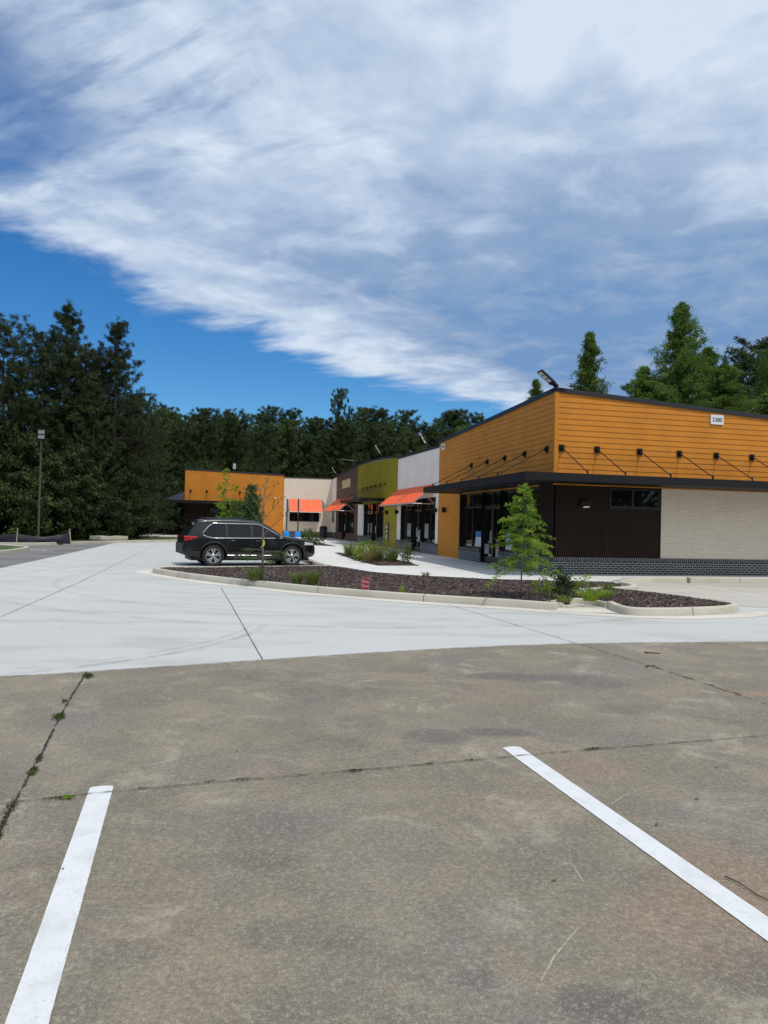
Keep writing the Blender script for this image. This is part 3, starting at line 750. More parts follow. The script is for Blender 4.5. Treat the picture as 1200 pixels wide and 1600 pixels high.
flat('corner_trim','end',YF,-4.66,-4.54,.15,lambda s:5.90,'orange',.04)
cap('end',YF,-13.55,-4.55,zF2)
flat('brown_wall_panel','end',YF,-13.5,-6.82,.15,3.30,'brown_panel',.0)  # flat sheet, the dark of the recess under the canopy put into its colour
surface_window('end',YF,-11.2,-7.4,.5,2.7,(-9.9,-8.6))
# ---- masses behind the fronts: unseen roofs and back walls added for their shadow, inner walls
rb=MB()
rb.box(.02,EW_X,.02,YF+9,4.9,5.05); rb.box(-13.4,.02,YF+.05,YF+9,4.9,5.05); bp(rb,'roof','roof')
bw=MB(); bw.box(EW_X-.25,EW_X,.0,YF+9,0,5.2); bw.box(-13.5,EW_X-.25,YF+8.8,YF+9.05,0,5.2); bw.box(-13.5,-13.25,YF+.02,YF+8.8,0,5.9); bp(bw,'back_wall','white_stucco')
inn=MB(); inn.box(.35,.4,.5,YF-.2,.1,4.9); inn.box(-13.2,-.1,YF+.3,YF+.35,.1,4.9); bp(inn,'inner_wall','brown_panel')
# ---- canopies
def strut(parent, plane, off, s, zb, out, zt, spread=0):
    f=mapf(plane,off)
    b=MB(); bar(b,plane,off,s-.095,s+.095,zb-.105,zb+.105,.016,.045); bar(b,plane,off,s-.035,s+.035,zb-.06,zb+.04,.05,.12)
    bp(b,'bracket','bronze',parent)
    t=MB(); t.tube([f(s,.10,zb-.02),f(s,out,zt+.03)],.016,8); t.tube([f(s,out,zt-.02),f(s,out,zt+.08)],.024,8)
    return bp(t,'strut','steel_strut' if False else 'bronze',parent)
def canopy_corner():
    o=1.78; mb=MB(); z0,z1=3.025,3.265; y1=8.95
    mb.box(-o,-o+.09,-o,y1,z0,z1); mb.box(-o+.09,EW_X,-o,-o+.09,z0,z1); mb.box(-o+.09,-.03,y1-.09,y1,z0,z1)
    mb.box(-o+.09,.02,-o+.09,y1-.09,3.06,3.225); mb.box(.02,EW_X,-o+.09,.02,3.06,3.225)
    for k in range(5): y=.6+k*1.7; mb.box(-o+.09,-.04,y-.02,y+.02,3.045,3.06)
    c=bp(mb,'canopy','bronze')
    for y in (.52,2.26,4.05,5.86,7.69): strut(c,'left',0,y,4.21,o-.05,3.29)
    for x in (.22,1.48,3.03,4.52,5.94,7.35,8.9,10.4,11.9): strut(c,'end',0,x,4.21,o-.05,3.29)
    return c
canopy_corner()
def canopy_plain(plane,off,a0,a1,o,brs,z0=3.05,z1=3.28):
    mb=MB()
    bar(mb,plane,off,a0,a1,z0,z1,o-.09,o); bar(mb,plane,off,a0,a0+.09,z0,z1,.04,o-.09); bar(mb,plane,off,a1-.09,a1,z0,z1,.04,o-.09)
    bar(mb,plane,off,a0+.09,a1-.09,3.19,3.235,.04,o-.09)
    c=bp(mb,'canopy','bronze')
    for s in brs: strut(c,plane,off,s,4.20,o-.05,z1)
    return c
canopy_plain('left',0,23.9,31.2,1.72,[23.75+i*1.45 for i in range(6)])
cf=canopy_plain('end',YF,-13.45,-6.85,1.95,(-13.0,-11.55,-10.05,-8.6),3.05,3.30)
sl=MB(); sl.poly([(-13.5,YF+.02,4.15),(-13.5,YF+7,4.15),(-15.25,YF+7,3.30),(-15.25,YF+.02,3.30)]); sl.poly([(-13.5,YF+.02,4.15),(-15.25,YF+.02,3.30),(-15.25,YF-1.95,3.30),(-13.46,YF-1.95,3.30)])
sl.box(-15.25,-13.46,YF-1.95,YF-1.87,3.05,3.30); sl.box(-15.25,-15.17,YF-1.87,YF+7,3.05,3.30); sl.box(-15.1,-15.0,YF-1.7,YF-1.6,.0,3.05)
bp(sl,'side_canopy','bronze')
# ---- awnings
def awning(plane,off,a0,a1,zt,zb,o,joints=(),light=False):
    f=mapf(plane,off); mb=MB(); N=max(6,int((a1-a0)/.16)); 
    for i in range(N):
        s0=a0+(a1-a0)*i/N; s1=a0+(a1-a0)*(i+1)/N; sm=(s0+s1)/2; w=(s1-s0)
        pts=[(s0,0),(s0+w*.55,0),(s0+w*.65,.022),(s1-w*.1,.022),(s1,0)]
        for (p,h),(q,g) in zip(pts[:-1],pts[1:]):
            mb.poly([f(p,.05,zt+h),f(q,.05,zt+g),f(q,o,zb+g),f(p,o,zb+h)])
    c=bp(mb,'awning','awning')
    fr=MB()
    for s in (a0+.03,(a0+a1)/2,a1-.03):
        fr.tube([f(s,.03,zt-.06),f(s,o-.03,zb-.03)],.026,6); fr.tube([f(s,.03,zb-.05),f(s,o-.03,zb-.05)],.026,6)
        fr.tube([f(s,.03,zb-.02),f(s,o*.5,(zt+zb)/2-.04)],.022,6)
    fr.tube([f(a0,o-.01,zb-.035),f(a1,o-.01,zb-.035)],.030,6)
    bp(fr,'awning_frame','galv',c)
    if joints:
        for s in joints: j=MB(); j.tube([f(s,.06,zt+.03),f(s,o,zb+.03)],.022,5); bp(j,'awning_seam','galv',c)
    return c
awning('left',0,12.95,20.45,3.66,2.72,1.15)
awning('left',0,34.6,43.3,3.68,2.62,1.25)
awning('end',YF,-4.1,-1.0,3.72,2.55,1.15,(-4.05,-3.05,-2.05,-1.04))
# ---- small fittings that hang on the building: things of their own
def hang(name,loc,rz=0,**k): 
    p=C0+V*loc[0]+U*loc[1]; return empty(name,(p.x,p.y,loc[2]),A+rz,**k)
def text_mesh(name,txt,size,m,parent,loc,rot,off=.0,ext=.001,align='CENTER'):
    cu=bpy.data.curves.new(name,'FONT'); cu.body=txt; cu.size=size; cu.align_x=align; cu.align_y='CENTER'; cu.offset=off; cu.extrude=ext
    o=bpy.data.objects.new(name,cu); COL.objects.link(o)
    dg=bpy.context.evaluated_depsgraph_get(); me=bpy.data.meshes.new_from_object(o.evaluated_get(dg)); bpy.data.objects.remove(o)
    me.materials.clear(); me.materials.append(m); q=bpy.data.objects.new(name,me); COL.objects.link(q); q.parent=parent; q.location=loc; q.rotation_euler=rot; return q
def rounded(w,h,r,n=5):
    P=[]
    for cx,cy,a0 in ((w/2-r,h/2-r,0),(-w/2+r,h/2-r,pi/2),(-w/2+r,-h/2+r,pi),(w/2-r,-h/2+r,1.5*pi)):
        for i in range(n+1): a=a0+pi/2*i/n; P.append((cx+r*cos(a),cy+r*sin(a)))
    return P
def plaque(loc,rz,w,h,lab):
    e=hang('address_sign',loc,rz,label=lab,cat='address sign')
    mb=MB(); P=rounded(w,h,.03); n=len(mb.v)
    mb.v+=[(x,-.0,z) for x,z in P]+[(x,-.025,z) for x,z in P]; k=len(P)
    mb.f.append(tuple(n+k+i for i in range(k)))
    for i in range(k): mb.f.append((n+i,n+(i+1)%k,n+k+(i+1)%k,n+k+i))
    mb.build('sign_plate',M['sign_white'],e)
    text_mesh('digits','2380',h*.60,M['ink'],e,(0,-.0265,-.01),(pi/2,0,0),.0035)
plaque((5.94,-.025,5.43),0,.50,.325,'white address sign reading 2380 on the sunlit end wall')
plaque((-.025,11.70,5.39),-pi/2,.50,.30,'white address sign high on the shaded orange front beside the white section')
def floodlight(loc,rz,tilt,lab,L=.62,arm=.42):
    e=hang('floodlight',loc,rz,label=lab,cat='floodlight',group='floodlights on the roof edge')
    a=MB(); a.tube([(0,.12,-.25),(0,.12,arm*.6),(0,.02,arm)],.045,8); a.build('arm',M['bronze'],e)
    h=MB(); Mx=Matrix.Translation((0,.02,arm))@Matrix.Rotation(tilt,4,'X')
    h.box(-.17,.17,-L,.04,-.03,.035,Mx); h.box(-.10,.10,.0,.20,-.02,.05,Mx); ho=h.build('lamp_head',M['bronze'],e)
    for i in range(3):
        l=MB(); y0=-L+.04+i*(L-.10)/3; l.box(-.13,.13,y0,y0+(L-.10)/3-.035,-.040,-.0305,Mx); l.build('lens',M['lens'],ho)
rz=-pi/2
floodlight((.12,.55,6.22),rz,R(-38),'floodlight tilted over the corner of the orange section, closest to the end wall',.60,.18)
floodlight((.12,15.1,5.62),rz,R(-58),'floodlight rising above the parapet of the white section',.75,.25)
floodlight((.12,26.1,6.08),rz,R(-58),'floodlight rising above the parapet of the olive section',.75,.25)
floodlight((.12,35.5,6.20),rz,R(-5),'floodlight lying level above the parapet of the brown section',1.2,.45)
floodlight((.12,44.9,5.90),rz,R(-55),'floodlight above the narrow white bay beyond the brown section',.75,.30)
floodlight((-9.15,YF+.12,6.12),0,R(-75),'floodlight facing the lot on top of the orange end wing',.62,.15)
sc=hang('wall_light',(1.06,-.016,2.40),label='dark wall light with a bright lens on the brown panel',cat='wall light')
a=MB(); a.box(-.20,.20,-.05,0,-.10,.12); a.box(-.20,.20,-.16,-.05,.0,.10); a.build('housing',M['bronze'],sc)
a=MB(); a.poly([(-.08,-.150,-.045),(.13,-.150,-.045),(.13,-.058,-.098),(-.08,-.058,-.098)]); a.build('lens',M['lens'],sc)
for (y,lab) in ((11.1,'small black wall light on the orange pier beside the white section'),(12.55,'small black wall light on the white strip right of the shop window'),(20.3,'small black wall light on the white strip left of the shop window'),(22.9,'small black wall light on the olive pier above the purple banner')):
    e=hang('wall_light',(-.036,y,2.35),-pi/2,label=lab,cat='wall light'); a=MB(); a.box(-.05,.05,-.06,0,-.09,.09); a.build('back_plate',M['bronze'],e)
    a=MB(); a.lathe([(.0,-.13),(.07,-.13),(.07,.13),(.0,.13)],12,Matrix.Translation((0,-.13,0))); a.build('lamp_tube',M['bronze'],e)
e=hang('security_camera',(-5.37,YF-.03,3.84),label='small white security camera on the orange end pier',cat='camera'); a=MB(); a.box(-.05,.05,-.12,0,-.02,.10); a.build('mount',M['bronze'],e); a=MB(); a.tube([(0,-.08,-.02),(0,-.36,-.08)],.075,10); a.build('camera_body',M['sign_white'],e)
e=hang('board_sign',(-.045,38.2,4.90),-pi/2,label='pale blank plywood sign board on the brown section',cat='sign board'); a=MB(); a.box(-1.95,1.95,-.05,0,-.33,.33); a.build('board',M['plywood'],e); a=MB(); a.box(-2.0,2.0,-.07,-.051,.30,.35); a.box(-2.0,2.0,-.07,-.051,-.35,-.30); a.build('board_rail',M['plywood'],e)
e=hang('banner',(-.06,22.85,1.15),-pi/2,label='narrow purple banner with white and blue marks on the olive pier',cat='banner'); a=MB(); a.box(-.25,.25,-.04,0,-.56,.56); a.build('cloth',M['purple'],e)
a=MB(); a.box(-.15,.15,-.045,-.0405,.18,.34); a.box(-.17,.17,-.045,-.0405,-.06,.06); a.box(-.09,.09,-.045,-.0405,.42,.50); a.build('white_marks',M['sign_white'],e); a=MB(); a.box(-.17,.17,-.045,-.0405,-.52,-.16); a.build('blue_print',M['pale_blue'],e)
def poster(y,z,w,h,lab,blue=True,x=.085):
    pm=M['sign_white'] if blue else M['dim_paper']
    e=hang('poster',(x,y,z),-pi/2,label=lab,cat='poster'); a=MB(); a.box(-w/2,w/2,-.012,0,-h/2,h/2 if not blue else h*.12); a.build('paper',pm,e)
    if blue: a=MB(); a.box(-w/2,w/2,-.012,0,h*.12+.001,h/2); a.build('blue_heading',M['poster_blue'],e)
    a=MB()
    for i in range(4): a.box(-w*.36,w*.3,-.0145,-.0125,-h*.4+i*h*.11,-h*.4+i*h*.11+h*.035)
    a.build('print_lines',M['pale_blue'],e)
poster(6.98,1.10,.62,.62,'white poster with a blue heading in the glass left of the orange shop door')
poster(3.75,1.10,.62,.62,'white poster with a blue heading in the glass behind the feathery sapling')
poster(5.95,.72,.5,.40,'white notice low on the orange shop door',False,.07)
poster(16.0,1.02,.5,.62,'white notice on the door under the orange awning of the white section',False,.07)
poster(14.6,1.3,.7,.75,'white notice in the glass right of the door of the white section',False)
poster(18.1,1.3,.8,.75,'white notice in the glass left of the door of the white section',False)

# ------------------------------------------------------------------ the parked car (x forward from the rear bumper, y left, z up)
def interp(P,x):
    if x<=P[0][0]: return P[0][1]
    for (a,b),(c,d) in zip(P[:-1],P[1:]):
        if x<=c:
            t=(x-a)/(c-a); return b+(d-b)*t
    return P[-1][1]
def smoothi(P,x,h=.05):
    return sum(interp(P,x+k*h) for k in (-2,-1,0,1,2))/5
CL=4.86
ZT=[(0,.80),(.03,.98),(.07,1.04),(.14,1.12),(.30,1.40),(.46,1.62),(.62,1.69),(1.2,1.725),(2.0,1.725),(2.55,1.685),(2.9,1.56),(3.25,1.33),(3.52,1.15),(3.65,1.115),(4.1,1.07),(4.5,1.0),(4.72,.92),(4.82,.82),(4.86,.72)]
ZB=[(0,.46),(.10,.36),(.5,.30),(1.0,.27),(3.9,.27),(4.4,.28),(4.75,.34),(4.86,.42)]
WP=[(0,.80),(.08,.87),(.25,.93),(.6,.965),(1.2,.975),(3.8,.975),(4.2,.955),(4.5,.90),(4.7,.80),(4.80,.70),(4.86,.58)]
def zt(x): return smoothi(ZT,x,.03)
def zb(x): return interp(ZB,x)
def wid(x,z):
    w=smoothi(WP,x,.03)
    if z>1.02: w-=.27*((z-1.02)/.70)**1.1
    elif z>.72: w-=.012*(z-.72)/.3
    elif z<.55: w-=.05*((.55-z)/.28)**1.5
    # feature crease at the belt
    return w
def car():
    N=70; K=16; mb=MB(); rings=[]
    for i in range(N+1):
        x=CL*i/N; t,b=zt(x),zb(x); base=len(mb.v)
        prof=[(0,b),(wid(x,b)*.8,b)]
        r=min(.10,(t-b)*.3)
        for k in range(K+1):
            z=b+.02+(t-r-b-.02)*k/K; prof.append((wid(x,z),z))
        wz=wid(x,t-r)
        for a in (22,45,68): prof.append((wz-r*1.1*(1-cos(R(a))),t-r+r*.93*sin(R(a))))
        prof.append((wz-r*1.1-.02,t-r*.05)); prof.append((wz*.45,t+.012)); prof.append((0,t+.016))
        ring=[(y,z) for y,z in prof]+[(-y,z) for y,z in prof[-2:0:-1]]
        mb.v+=[(x,y,z) for y,z in ring]; rings.append((base,len(ring)))
    n=rings[0][1]
    for (a,_),(b,_) in zip(rings[:-1],rings[1:]):
        for k in range(n): mb.f.append((a+k,b+k,b+(k+1)%n,a+(k+1)%n))
    mb.f.append(tuple(rings[0][0]+k for k in range(n))); mb.f.append(tuple(rings[-1][0]+k for k in reversed(range(n))))
    th=R(24); ctr=Vector((-5.13,26.62,0)); hd=Vector((cos(th),sin(th),0))
    o0=ctr-hd*(CL/2)
    car=empty('parked_car',(o0.x+.08,o0.y,.004),th); car.scale=(1,1,.965)
    tag(car,'black sport utility vehicle with chrome window trim parked by the mulch island','car')
    body=mb.build('body',M['car_paint'],car,uv=False)
    AX=(1.02,3.88); WR=.385
    for ax in AX:
        for sd in (1,-1):
            c=MB(); c.lathe([(0,-.3),(.455,-.3),(.455,.3),(0,.3)],40,Matrix.Translation((ax,sd*.98,WR+.02))@Matrix.Rotation(pi/2,4,'X'))
            cu=c.build('cutter',M['black_trim'],car,uv=False)
            md=body.modifiers.new('b','BOOLEAN'); md.operation='DIFFERENCE'; md.object=cu; md.solver='EXACT'
    bpy.context.view_layer.update(); dg=bpy.context.evaluated_depsgraph_get()
    me=bpy.data.meshes.new_from_object(body.evaluated_get(dg)); body.modifiers.clear(); body.data=me
    for c in [c for c in car.children if c.name.startswith('cutter')]: bpy.data.objects.remove(c)
    me.materials.clear(); me.materials.append(M['car_paint'])
    me.polygons.foreach_set('use_smooth',[True]*len(me.polygons)); me.polygons.foreach_set('material_index',[0]*len(me.polygons)); me.set_sharp_from_angle(angle=R(40))
    body.name='body'
    def patch(name,x0,x1,zl,zh,m,side,off=.004,nx=24,nz=6,parent=car,thick=0):
        p=MB()
        for i in range(nx+1):
            x=x0+(x1-x0)*i/nx; a,b=zl(x),zh(x)
            for k in range(nz+1):
                z=a+(b-a)*k/nz; p.v.append((x,side*(wid(x,z)+off),z))
        for i in range(nx):
            for k in range(nz): q=i*(nz+1)+k; p.f.append((q,q+1,q+nz+2,q+nz+1) if side<0 else (q,q+nz+1,q+nz+2,q+1))
        return p.build(name,M[m],parent,smooth='all',uv=False)
    low=lambda x: 1.045+.012*max(0,x-1.2)+(.12*max(0,(1.0-x)/.4)**1.3 if x<1.0 else 0)
    def high(x):
        t=1.545
        if x<1.05: t=1.545-.40*((1.05-x)/.43)**1.6
        if x>2.45: t=1.545-.02*(x-2.45)-.475*max(0,(x-2.62)/.90)**1.12
        return max(t,low(x)+.004)
    for sd in (-1,1):
        patch('window',.66,1.46,low,high,'car_glass',sd); patch('window',1.50,2.36,low,high,'car_glass',sd); patch('window',2.40,3.46,low,high,'car_glass',sd)
        for px_ in ((1.455,1.505),(2.355,2.405)): patch('pillar',px_[0],px_[1],low,high,'black_trim',sd,.006,2)
        # chrome line round the glass
        pts=[]; 
        for i in range(41): x=.64+(3.52-.64)*i/40; pts.append((x,sd*(wid(x,high(x)+.018)+.008),high(x)+.018))
        t=MB(); t.tube(pts,.0165,6)
        pts=[]
        for i in range(41): x=.64+(3.52-.64)*i/40; pts.append((x,sd*(wid(x,low(x)-.018)+.008),low(x)-.018))
        t.tube(pts,.0165,6); t.build('window_trim',M['chrome'],car,smooth='all',uv=False)
        # doors with a thin gap all round, handle as a piece of the door
        for (a,b) in ((1.50,2.37),(2.39,3.42)):
            g=MB()
            for x in (a,b): g.tube([(x,sd*(wid(x,z)+.001),z) for z in (.43,.6,.8,1.0)],.006,5)
            d=patch('door',a+.012,b-.012,lambda x:.43,lambda x:1.018,'car_paint',sd,.006,12,10)
            g.build('door_gap',M['ink'],d,uv=False)
            h=MB(); hx=a+.10 if True else b; h.tube([(hx,sd*(wid(hx,.93)+.004),.93),(hx+.03,sd*(wid(hx,.93)+.035),.935),(hx+.17,sd*(wid(hx,.93)+.035),.94),(hx+.20,sd*(wid(hx,.93)+.004),.94)],.013,6); h.build('handle',M['car_paint'],d,uv=False)
        patch('side_sill',1.50,3.40,lambda x:.285,lambda x:.40,'black_trim',sd,.014,10,3); 
        t=MB(); t.tube([(x/10,sd*(wid(x/10,.405)+.016),.405) for x in range(15,35)],.006,5); t.build('sill_trim',M['alloy'],car,uv=False)
        patch('tail_lamp',.03,.46,lambda x:.92+.10*max(0,(x-.1)/.36),lambda x:1.10-.02*x/.46,'red_lamp',sd,.010,10,4)
        patch('headlight',4.36,4.76,lambda x:.80,lambda x:.86+.06*(4.78-x)/.4,'clear_lamp',sd,.008,10,3)
        patch('bumper_trim',.05,.55,lambda x:.42,lambda x:.56,'black_trim',sd,.006,8,3)
        # arch lips
        for ax in AX:
            t=MB(); P=[]
            for k in range(25):
                a=R(-8)+R(196)*k/24; x=ax+.475*cos(a); z=WR+.02+.475*sin(a)
                P.append((x,sd*(wid(min(max(x,0),CL),max(z,.3))+.003),z))
            t.tube(P,.026,6); t.build('wheel_arch',M['black_trim'],car,smooth='all',uv=False)
        m=MB(); Mx=Matrix.Translation((3.30,sd*1.06,1.11)); 
        m.lathe([(0,-.11),(.06,-.10),(.085,-.05),(.09,.02),(.075,.08),(.0,.11)],16,Mx@Matrix.Rotation(pi/2,4,'X')@Matrix.Scale(.85,4,(1,0,0)))
        m.tube([(3.30,sd*.93,1.07),(3.30,sd*1.03,1.09)],.03,6); m.build('mirror',M['car_paint'],car,smooth='all',uv=False)
        t=MB(); ys=.58; t.tube([(.75,sd*ys,1.70),(.85,sd*ys,1.755),(1.6,sd*ys,1.775),(2.3,sd*ys,1.765),(2.45,sd*ys,1.71)],.018,6); t.build('roof_rail',M['black_trim'],car,smooth='all',uv=False)
    # glass front and back, laid on the body
    for nm,xs in (('windscreen',[2.72,2.9,3.1,3.3,3.46]),('rear_window',[.17,.24,.32,.40,.46])):
        p=MB()
        for x in xs:
            w=wid(x,zt(x)-.1)-.14
            for k in range(9): y=-w+2*w*k/8; p.v.append((x,y,zt(x)+.020+.0))
        for i in range(len(xs)-1):
            for k in range(8): q=i*9+k; p.f.append((q,q+9,q+10,q+1))
        p.build(nm,M['car_glass'],car,smooth='all',uv=False)
    t=MB(); t.box(.10,.42,-.60,.60,1.655,1.685); t.build('roof_spoiler',M['car_paint'],car,uv=False)
    t=MB(); t.box(4.84,4.875,-.5,.5,.50,.70); t.build('grille',M['black_trim'],car,uv=False)
    t=MB(); t.box(-.03,.012,-.80,.80,.44,.82); t.build('rear_black_cover',M['black_trim'],car,uv=False)  # rough black box added over the rear end to hide its bright reflection
    t=MB(); t.box(.3,4.6,-.72,.72,.20,.30); t.build('underbody',M['black_trim'],car,uv=False)
    # wheels
    def wheel(ax,sd):
        Mx=Matrix.Translation((ax,sd*.845,WR-.004))@Matrix.Rotation(-sd*pi/2,4,'X')   # local z outwards
        t=MB(); t.lathe([(.265,-.11),(.34,-.118),(.375,-.095),(.385,-.05),(.385,.05),(.375,.095),(.34,.118),(.265,.112)],40,Mx,closed=True)
        ty=t.build('wheel',M['tyre'],car,smooth=True,uv=False)
        r=MB(); r.lathe([(.262,-.10),(.268,.105),(.252,.108),(.238,.07),(.238,-.1)],40,Mx,closed=True)
        for k in range(5):
            for dd in (-.16,.16):
                a=2*pi*k/5+.3; 
                c0=Vector((.05*cos(a+dd),.05*sin(a+dd),.082)); c1=Vector((.245*cos(a+dd*1.25),.245*sin(a+dd*1.25),.095))
                d=(c1-c0); n=Vector((-d.y,d.x,0)).normalized()
                q=[c0-n*.016,c0+n*.016,c1+n*.027,c1-n*.027]; lo=[p-Vector((0,0,.05)) for p in q]
                P=[tuple(Mx@p) for p in q+lo]; b=len(r.v); r.v+=P
                r.f+=[(b,b+1,b+2,b+3),(b,b+4,b+5,b+1),(b+1,b+5,b+6,b+2),(b+2,b+6,b+7,b+3),(b+3,b+7,b+4,b)]
        r.lathe([(0,.10),(.045,.098),(.062,.085),(.062,.04)],20,Mx)
        r.build('rim',M['alloy'],ty,uv=False)
        b=MB(); b.lathe([(0,.005),(.238,.0),(.238,-.04),(0,-.04)],30,Mx); b.build('brake_disc',M['black_trim'],ty,uv=False)
    for ax in AX:
        for sd in (-1,1): wheel(ax,sd)
    return car
car()

# ------------------------------------------------------------------ street furniture
# lamp pole at the far left
lp=empty('lamp_post',(-20.4,42.4,.08),R(25),label='tall thin brown lamp post with twin white lamp panels before the pines',cat='lamp post')
a=MB(); a.lathe([(0,0),(.17,0),(.17,.10),(.15,.12),(0,.12)],16); a.build('footing',M['kerb'],lp)
a=MB(); a.tube([(0,0,.12),(0,0,3),(0,0,6.0)],[.070,.062,.05],10); a.build('pole',M['pole'],lp)
a=MB(); a.tube([(0,0,5.95),(0,-.30,6.05)],.04,8); hd_=MB(); Mx=Matrix.Translation((0,-.30,6.05))@Matrix.Rotation(R(-62),4,'X'); hd_.box(-.20,.20,-.62,.02,-.03,.04,Mx); a.build('arm',M['pole'],lp); ho=hd_.build('lamp_head',M['bronze'],lp)
for y0 in (-.58,-.28):
    l=MB(); l.box(-.17,.17,y0,y0+.22,-.042,-.0305,Mx); l.build('lens',M['dim_lens'],ho)
# silt fence
sf=empty('silt_fence',(-24.5,38.2,.07),0,label='low sagging black silt fence on pale stakes below the lamp post',cat='silt fence')
st=[(-24.5,38.2),(-20.15,39.45),(-17.72,40.75)]
rr=random.Random(4); mb=MB(); pts=[]
for (a,b) in zip(st[:-1],st[1:]):
    for i in range(12): k=i/12; pts.append((a[0]+(b[0]-a[0])*k,a[1]+(b[1]-a[1])*k,k))
pts.append((*st[-1],0)); 
for i,(x,y,k) in enumerate(pts):
    seg=i/12; sag=.32*math.sin(pi*k)**.8; h=(.62 if i>12 else .50)-sag*(.75 if i>12 else .35)
    if i==24: h=.62
    for j in range(4): mb.v.append((x+24.5+rr.uniform(-.05,.05)-.06*j,y-38.2+rr.uniform(-.05,.05)-.05*math.sin(j),h*j/3+(.03*rr.random() if j==3 else 0)))
for i in range(len(pts)-1):
    for j in range(3): q=i*4+j; mb.f.append((q,q+4,q+5,q+1))
mb.build('fabric',M['silt'],sf,smooth='all')
for (x,y),t in zip(st,(.0,.05,-.10)):
    a=MB(); a.tube([(x+24.5,y-38.2-.05,-.05),(x+24.5+t,y-38.2-.05,.85)],.028,5); a.build('stake',M['wood'],sf)
# storm drain inlet block
e=empty('storm_drain_inlet',(-17.75,46.4,.0),R(60),label='square tan concrete storm drain inlet at the far kerb in front of the woods',cat='drain inlet')
a=MB(); a.box(-.95,.95,-.45,.45,0,.20); a.build('chamber',M['kerb'],e); a=MB(); a.box(-1.05,1.05,-.55,.55,.2005,.42); a.build('cover_slab',M['kerb'],e); a=MB(); a.lathe([(0,.0),(.28,.0),(.28,.018),(0,.018)],20,Matrix.Translation((0,0,.421))); a.build('lid',M['bronze'],e)
# reserved-bay posts with blue guards
def bay_post(x,y,lab):
    e=empty('bay_sign_post',(x,y,.004),R(7.6),label=lab,cat='sign post',group='blue based sign posts')
    a=MB(); a.lathe([(0,.0),(.17,.0),(.17,.10),(.155,.14),(.145,1.05),(.13,1.13),(.06,1.16),(0,1.16)],20); a.build('guard',M['blue_plastic'],e,smooth=True)
    a=MB(); a.lathe([(.148,.78),(.153,.80),(.153,.88),(.148,.90)],20); a.build('guard_band',M['sign_white'],e)
    a=MB(); a.box(-.028,.028,-.028,.028,1.14,2.70); a.build('post',M['black_post'],e)
    a=MB(); a.box(-.034,-.0285,-.15,.15,2.22,2.68); p=a.build('sign_plate',M['poster_blue'],e); a=MB(); a.box(-.034,-.0285,-.15,.15,1.98,2.18); a.build('lower_plate',M['sign_white'],e)
bay_post(-4.60,34.0,'left one of two thin black posts rising from bright blue guards beyond the car bonnet')
bay_post(-4.03,33.7,'right one of two thin black posts rising from bright blue guards beyond the car bonnet')
# litter bin
p=local(-1.05,44.2); e=empty('litter_bin',(p[0],p[1],.15),A,label='dark round litter bin in the corner of the white brick walls',cat='litter bin')
a=MB(); a.lathe([(0,0),(.30,0),(.33,.05),(.36,.86),(.34,.9),(0,.9)],24); a.build('bin_body',M['bin'],e,smooth=True)
a=MB(); a.lathe([(.33,.905),(.385,.91),(.385,.97),(.30,1.08),(.17,1.13),(.16,1.10),(0,1.10)],24); a.build('bin_lid',M['bronze'],e,smooth=True)
for k in range(16):
    t=2*pi*k/16; a=MB() if k==0 else a; a.box(.335,.362,-.022,.022,.08,.84,Matrix.Rotation(t,4,'Z'))
a.build('bin_slats',M['bin'],e)
# small red yard sign in the mulch
e=empty('yard_sign',(-.40,16.02,.15),R(-8),label='small red sign with white words leaning in the mulch behind the kerb',cat='yard sign')
a=MB(); Mx=Matrix.Rotation(R(7),4,'Y'); a.box(-.112,.112,-.006,.006,.03,.335,Mx); b_=a.build('board',M['red_sign'],e)
a=MB()
for (p,q,r,s) in ((-.115,.115,.335,.340),(-.115,-.112,.03,.335),(.112,.115,.03,.335)): a.box(p,q,-.009,.008,r,s,Mx)
a.build('border',M['pink_print'],e)
e.scale=(.74,.74,.80)
def ptxt(txt,z,size):
    o=text_mesh('lettering',txt,size,M['pink_print'],e,(0,0,0),(0,0,0),.001)
    o.matrix_local=Mx@Matrix.Translation((0,-.0085,z))@Matrix.Rotation(pi/2,4,'X')
ptxt('Now',.245,.118); ptxt('Open',.125,.100)
for s in (-.07,.07): a=MB(); a.tube([tuple(Mx@Vector((s,.012,-.12))),tuple(Mx@Vector((s,.012,.36)))],.004,5); a.build('wire_stake',M['steel'],e)
# little white litter and the twig
e=tag(MB().box(-.13,.13,-.06,.06,0,.05).prism([(-.11,-.05),(.09,-.06),(.12,.04),(-.05,.06)],.05,.075).build('paper_cup',M['sign_white'],None,(4.56,16.35,.20),.5),'crumpled white paper scrap in the weeds at the island opening','litter')
def twig(name,pts,r,lab,m='bark'):
    a=MB(); a.tube([(x-pts[0][0],y-pts[0][1],.006+.003*math.sin(i*2)) for i,(x,y) in enumerate(pts)],[r*(1-.5*i/len(pts)) for i in range(len(pts))],6)
    return tag(a.build(name,M[m],None,(pts[0][0],pts[0][1],.012),0,'all'),lab,'twig')
twig('twig',[(1.655,3.42),(1.69,3.35),(1.72,3.26),(1.76,3.19),(1.80,3.10)],    .0032,'long thin dark twig beside the right parking stripe')
twig('twig',[(3.50,9.55),(3.62,9.50),(3.70,9.52)],.009,'short dark twig near the front edge of the pale slab')
twig('twig',[(3.15,8.55),(3.22,8.62),(3.30,8.64)],.008,'small dark twig beside the weedy joint at the right')
